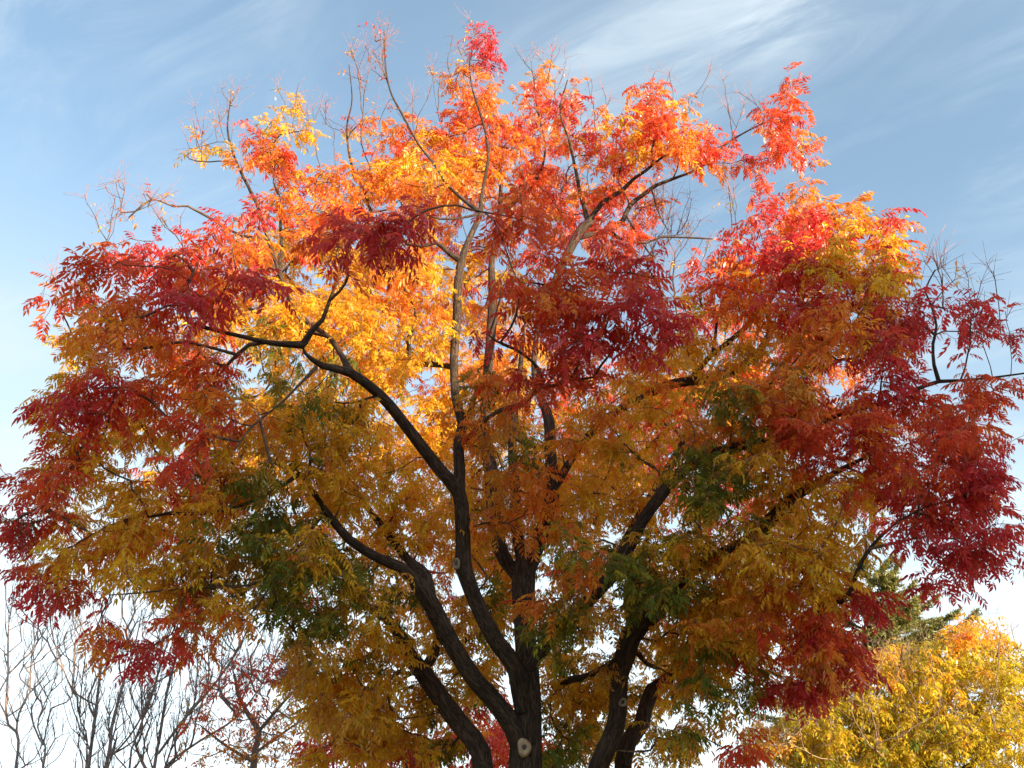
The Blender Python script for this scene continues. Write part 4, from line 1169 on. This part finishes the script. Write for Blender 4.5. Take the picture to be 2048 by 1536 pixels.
# sparse tree with pink tufts
t = Tree(FAR, leaf_size=0.95)
base = ground_at(530, 14.0)
rows = px_rows([(506, 1545, 15), (514, 1488, 13), (518, 1462, 12), (496, 1428, 9), (480, 1395, 6), (470, 1350, 3)], 14.0)
R = [(*at(a, b, yy), 0.5 * w * metres(a, b, yy)) for a, b, yy, w in rows]
t.limb([(base[0], base[1], -0.1, 0.13)] + R, px=False)
for rows, dY in (([(518, 1462, 9), (545, 1430, 8), (585, 1385, 5), (640, 1335, 3)], -0.6), ([(496, 1428, 7), (455, 1402, 5), (430, 1365, 3)], 0.6),
                 ([(508, 1525, 8), (450, 1490, 6), (400, 1450, 4)], -0.7), ([(512, 1505, 8), (560, 1470, 6), (620, 1430, 4)], 0.7)):
    t.limb(px_rows(rows, 14.0, dY))
tg, sp = [], []
for (px, py, rx, ry, hues, n, bare) in ((540, 1335, 100, 35, "rrr", 80, 1), (610, 1360, 60, 40, "rrR", 40, 1), (450, 1370, 70, 30, "rr", 26, 1), (480, 1400, 80, 40, "rOB", 20, 1), (480, 1450, 110, 45, "OrB", 34, 0), (585, 1450, 70, 50, "OYB", 26, 0),
                                        (420, 1500, 80, 35, "OBr", 22, 0), (540, 1510, 90, 30, "OYr", 26, 0), (390, 1420, 50, 50, "rB", 8, 1)):
    for p in in_blob(px, py, 14.0, rx, ry, 1.0, n):
        tg.append(p)
        sp.append((hues, bare))
for ids, (hues, bare) in zip(t.grow(tg, up=0.6), sp):
    t.dress(ids, hues, int(rng.integers(1, 4) if bare else rng.integers(2, 5)), size=0.62)
    if bare:
        t.bare_tip(ids, 3)
finish(t, "sparse_tree", "thin autumn tree with pink leaf tufts behind the leafless stems", base, BARE, BARE)

# dark red tree low behind the big one
t = Tree(FAR)
base = ground_at(820, 16.0)
rows = px_rows([(818, 1560, 26), (815, 1520, 20), (835, 1480, 13), (850, 1440, 6)], 16.0)
t.limb([(base[0], base[1], -0.1, 0.2)] + [(*at(a, b, yy), 0.5 * w * metres(a, b, yy)) for a, b, yy, w in rows], px=False)
for rows, dY in (([(818, 1560, 14), (740, 1520, 10), (660, 1490, 5)], -0.6), ([(816, 1530, 14), (900, 1500, 10), (990, 1460, 5)], 0.6), ([(820, 1580, 14), (960, 1540, 10), (1080, 1500, 5)], 0.4)):
    t.limb(px_rows(rows, 16.0, dY))
tg, sp = [], []
for (px, py, rx, ry, hues, n) in ((680, 1500, 90, 40, "rrR", 26), (820, 1470, 100, 50, "rRr", 26), (960, 1470, 80, 60, "rrR", 40), (1080, 1510, 80, 40, "rRO", 18), (820, 1550, 220, 25, "RrO", 40)):
    for p in in_blob(px, py, 16.0, rx, ry, 1.6, n):
        tg.append(p)
        sp.append(hues)
for ids, hues in zip(t.grow(tg), sp):
    t.dress(ids, hues, int(rng.integers(5, 9)))
finish(t, "red_tree", "low dark red tree seen between the lower limbs of the big tree", base, BARK, TWIG)

# yellow tree on the right
t = Tree(FAR, leaf_size=0.9, tip_r=0.0032)
YY = 20.0
base = ground_at(1830, YY)
rows = px_rows([(1830, 1600, 34), (1835, 1520, 26), (1880, 1440, 14), (1900, 1380, 8), (1915, 1300, 4)], YY)
t.limb([(base[0], base[1], -0.1, 0.26)] + [(*at(a, b, yy), 0.5 * w * metres(a, b, yy)) for a, b, yy, w in rows], px=False)
for rows, dY in (([(1832, 1560, 18), (1790, 1480, 12), (1740, 1400, 8), (1700, 1320, 4)], -1.0), ([(1830, 1600, 18), (1730, 1520, 12), (1640, 1450, 7), (1570, 1410, 4)], -0.5),
                 ([(1834, 1540, 16), (1930, 1470, 11), (1980, 1370, 7), (2000, 1280, 4)], 0.8), ([(1832, 1580, 16), (1960, 1520, 12), (2070, 1430, 7), (2110, 1330, 4)], -0.8),
                 ([(1830, 1600, 16), (1660, 1560, 11), (1540, 1510, 6), (1480, 1480, 3)], 0.6), ([(1833, 1550, 14), (1810, 1440, 9), (1800, 1350, 5), (1805, 1290, 3)], -1.2)):
    t.limb(px_rows(rows, YY, dY))
tg, sp = [], []
for (px, py, rx, ry, hues, n) in ((1950, 1275, 75, 35, "YOY", 46), (1900, 1310, 80, 40, "YLL", 46), (2010, 1340, 90, 60, "YLL", 90), (1880, 1370, 100, 60, "YLL", 110), (1760, 1390, 90, 70, "LYL", 110), (1650, 1430, 90, 60, "YLL", 100), (1570, 1490, 80, 40, "LYB", 60),
                                  (1700, 1500, 130, 50, "GGL", 190), (1860, 1470, 140, 70, "LGL", 230), (2020, 1470, 110, 80, "YLL", 140), (2100, 1350, 60, 100, "YLL", 60), (1780, 1320, 70, 35, "OBY", 26), (1680, 1340, 60, 40, "OBY", 20), (1530, 1450, 40, 40, "BO", 8)):
    for p in in_blob(px, py, YY, rx, ry, 2.0, n):
        tg.append(p)
        sp.append(hues)
for ids, hues in zip(t.grow(tg, up=0.5), sp):
    t.dress(ids, hues, int(rng.integers(6, 10)))
bt = []
for (px, py, rx, ry, n) in ((1700, 1320, 80, 50, 60), (1780, 1300, 60, 40, 36), (1640, 1350, 50, 50, 30), (1560, 1420, 60, 60, 34), (1850, 1280, 70, 30, 24), (1970, 1250, 80, 40, 40), (1800, 1400, 180, 80, 50), (1700, 1460, 160, 60, 26), (1950, 1400, 90, 80, 20)):
    bt += in_blob(px, py, YY - 1.6, rx, ry, 1.4, n)
for ids in t.grow(bt, up=0.5, wig=0.03, vert=2.6):
    t.bare_tip(ids, 3, 0.2, 0.002)
finish(t, "yellow_tree", "rounded yellow and orange tree at the lower right in front of the conifer", base, BARK, PALE)


# conifer behind the yellow tree
def conifer():
    Y0 = 31.0
    base_ = ground_at(1735, Y0)
    r_ = empty("conifer", base_)
    tag(r_, "dark green conifer with drooping needled boughs behind the yellow tree", "tree")
    tb = Tubes()
    rows_ = [(1728, 1500, 26), (1732, 1350, 20), (1736, 1220, 11), (1740, 1160, 5), (1741, 1125, 2)]
    R_ = [(*at(a, b, Y0), 0.5 * w * metres(a, b, Y0)) for a, b, w in rows_]
    Q = catmull([(base_[0], base_[1], -0.1, 0.42)] + R_, 0.3)
    tb.add(Q[:, :3], np.maximum(Q[:, 3], 0.02), 10, rough=0.03)
    tb.build("trunk", BARK, r_, base_)
    V, C = [], []
    green = np.array([0.17, 0.19, 0.05])

    def sprig(p, d, l):
        d = unit(d)
        k = int(l / 0.03)
        for i in range(k):
            q = p + d * l * (i / k)
            for _ in range(2):
                nd = unit(d * 0.7 + rng.normal(0, 0.55, 3))
                sd = unit(np.cross(nd, rng.normal(0, 1, 3))) * 0.016
                e = q + nd * rng.uniform(0.08, 0.16)
                V.extend([q - sd, q + sd, e + sd * 0.4, e - sd * 0.4])
                c = green * rng.uniform(0.7, 1.4) * np.array([rng.uniform(0.9, 1.5), 1, 1])
                C.extend([[*c, 1]] * 4)

    boughs = [((1736, 1285), (1868, 1196), 30.2), ((1736, 1320), (1912, 1222), 30.0), ((1738, 1345), (1948, 1228), 29.6), ((1736, 1250), (1825, 1165), 30.4), ((1738, 1210), (1800, 1120), 30.6), ((1740, 1165), (1785, 1110), 31.0), ((1735, 1370), (1850, 1300), 29.4),
              ((1732, 1260), (1640, 1210), 31.0), ((1730, 1310), (1620, 1270), 31.0), ((1730, 1360), (1600, 1340), 30.6), ((1728, 1410), (1520, 1395), 30.0), ((1728, 1440), (1500, 1425), 31.5), ((1726, 1400), (1560, 1370), 32.0), ((1736, 1200), (1690, 1130), 31.5),
              ((1738, 1165), (1715, 1115), 30.4), ((1736, 1275), (1830, 1205), 29.6), ((1736, 1255), (1850, 1180), 31.4), ((1736, 1310), (1880, 1235), 31.6), ((1736, 1225), (1790, 1160), 29.8), ((1736, 1330), (1870, 1270), 30.6), ((1736, 1300), (1780, 1260), 29.2), ((1736, 1340), (1810, 1290), 28.8), ((1736, 1290), (1700, 1300), 28.6), ((1736, 1230), (1765, 1215), 28.8), ((1737, 1190), (1720, 1185), 29.2), ((1735, 1330), (1745, 1330), 28.4), ((1736, 1265), (1740, 1260), 28.8), ((1738, 1210), (1740, 1200), 29.0), ((1740, 1170), (1760, 1150), 29.6), ((1736, 1240), (1860, 1240), 32.5), ((1736, 1290), (1900, 1280), 33.0)]
    for (a, b, yb) in boughs:
        p0, p1 = at(*a, Y0), at(*b, yb)
        L0 = np.linalg.norm(p1 - p0)
        s = np.linspace(0, 1, 14)[:, None]
        mid = (p0 + p1) / 2 - np.array([0, 0, 0.10 * L0])
        P = (1 - s) ** 2 * p0 + 2 * s * (1 - s) * mid + s ** 2 * p1
        bt_ = Tubes()
        bt_.add(P, np.linspace(0.05, 0.01, 14), 6)
        ax = unit(p1 - p0)
        side = unit(np.cross(ax, np.array([0, 0, 1.0])))
        for i in range(int(L0 * 34)):
            f = rng.uniform(0.12, 1.0)
            q = (1 - f) ** 2 * p0 + 2 * f * (1 - f) * mid + f * f * p1
            l = (0.30 + 0.70 * (1 - f)) * rng.uniform(0.5, 1.1)
            sg = rng.choice((-1, 1))
            d = unit(ax * 0.8 + side * sg * rng.uniform(0.2, 0.9) + np.array([0, 0, rng.uniform(-0.5, 0.25)]))
            bt_.add([q, q + d * l * 0.5, q + d * l + np.array([0, 0, -0.05])], [0.008, 0.006, 0.003], 3)
            sprig(q, d, l)
        bt_.build("bough", BARK, r_, base_)
    poly_mesh("needles", np.array(V), 4, np.array(C), NEEDLE, r_, base_)


conifer()
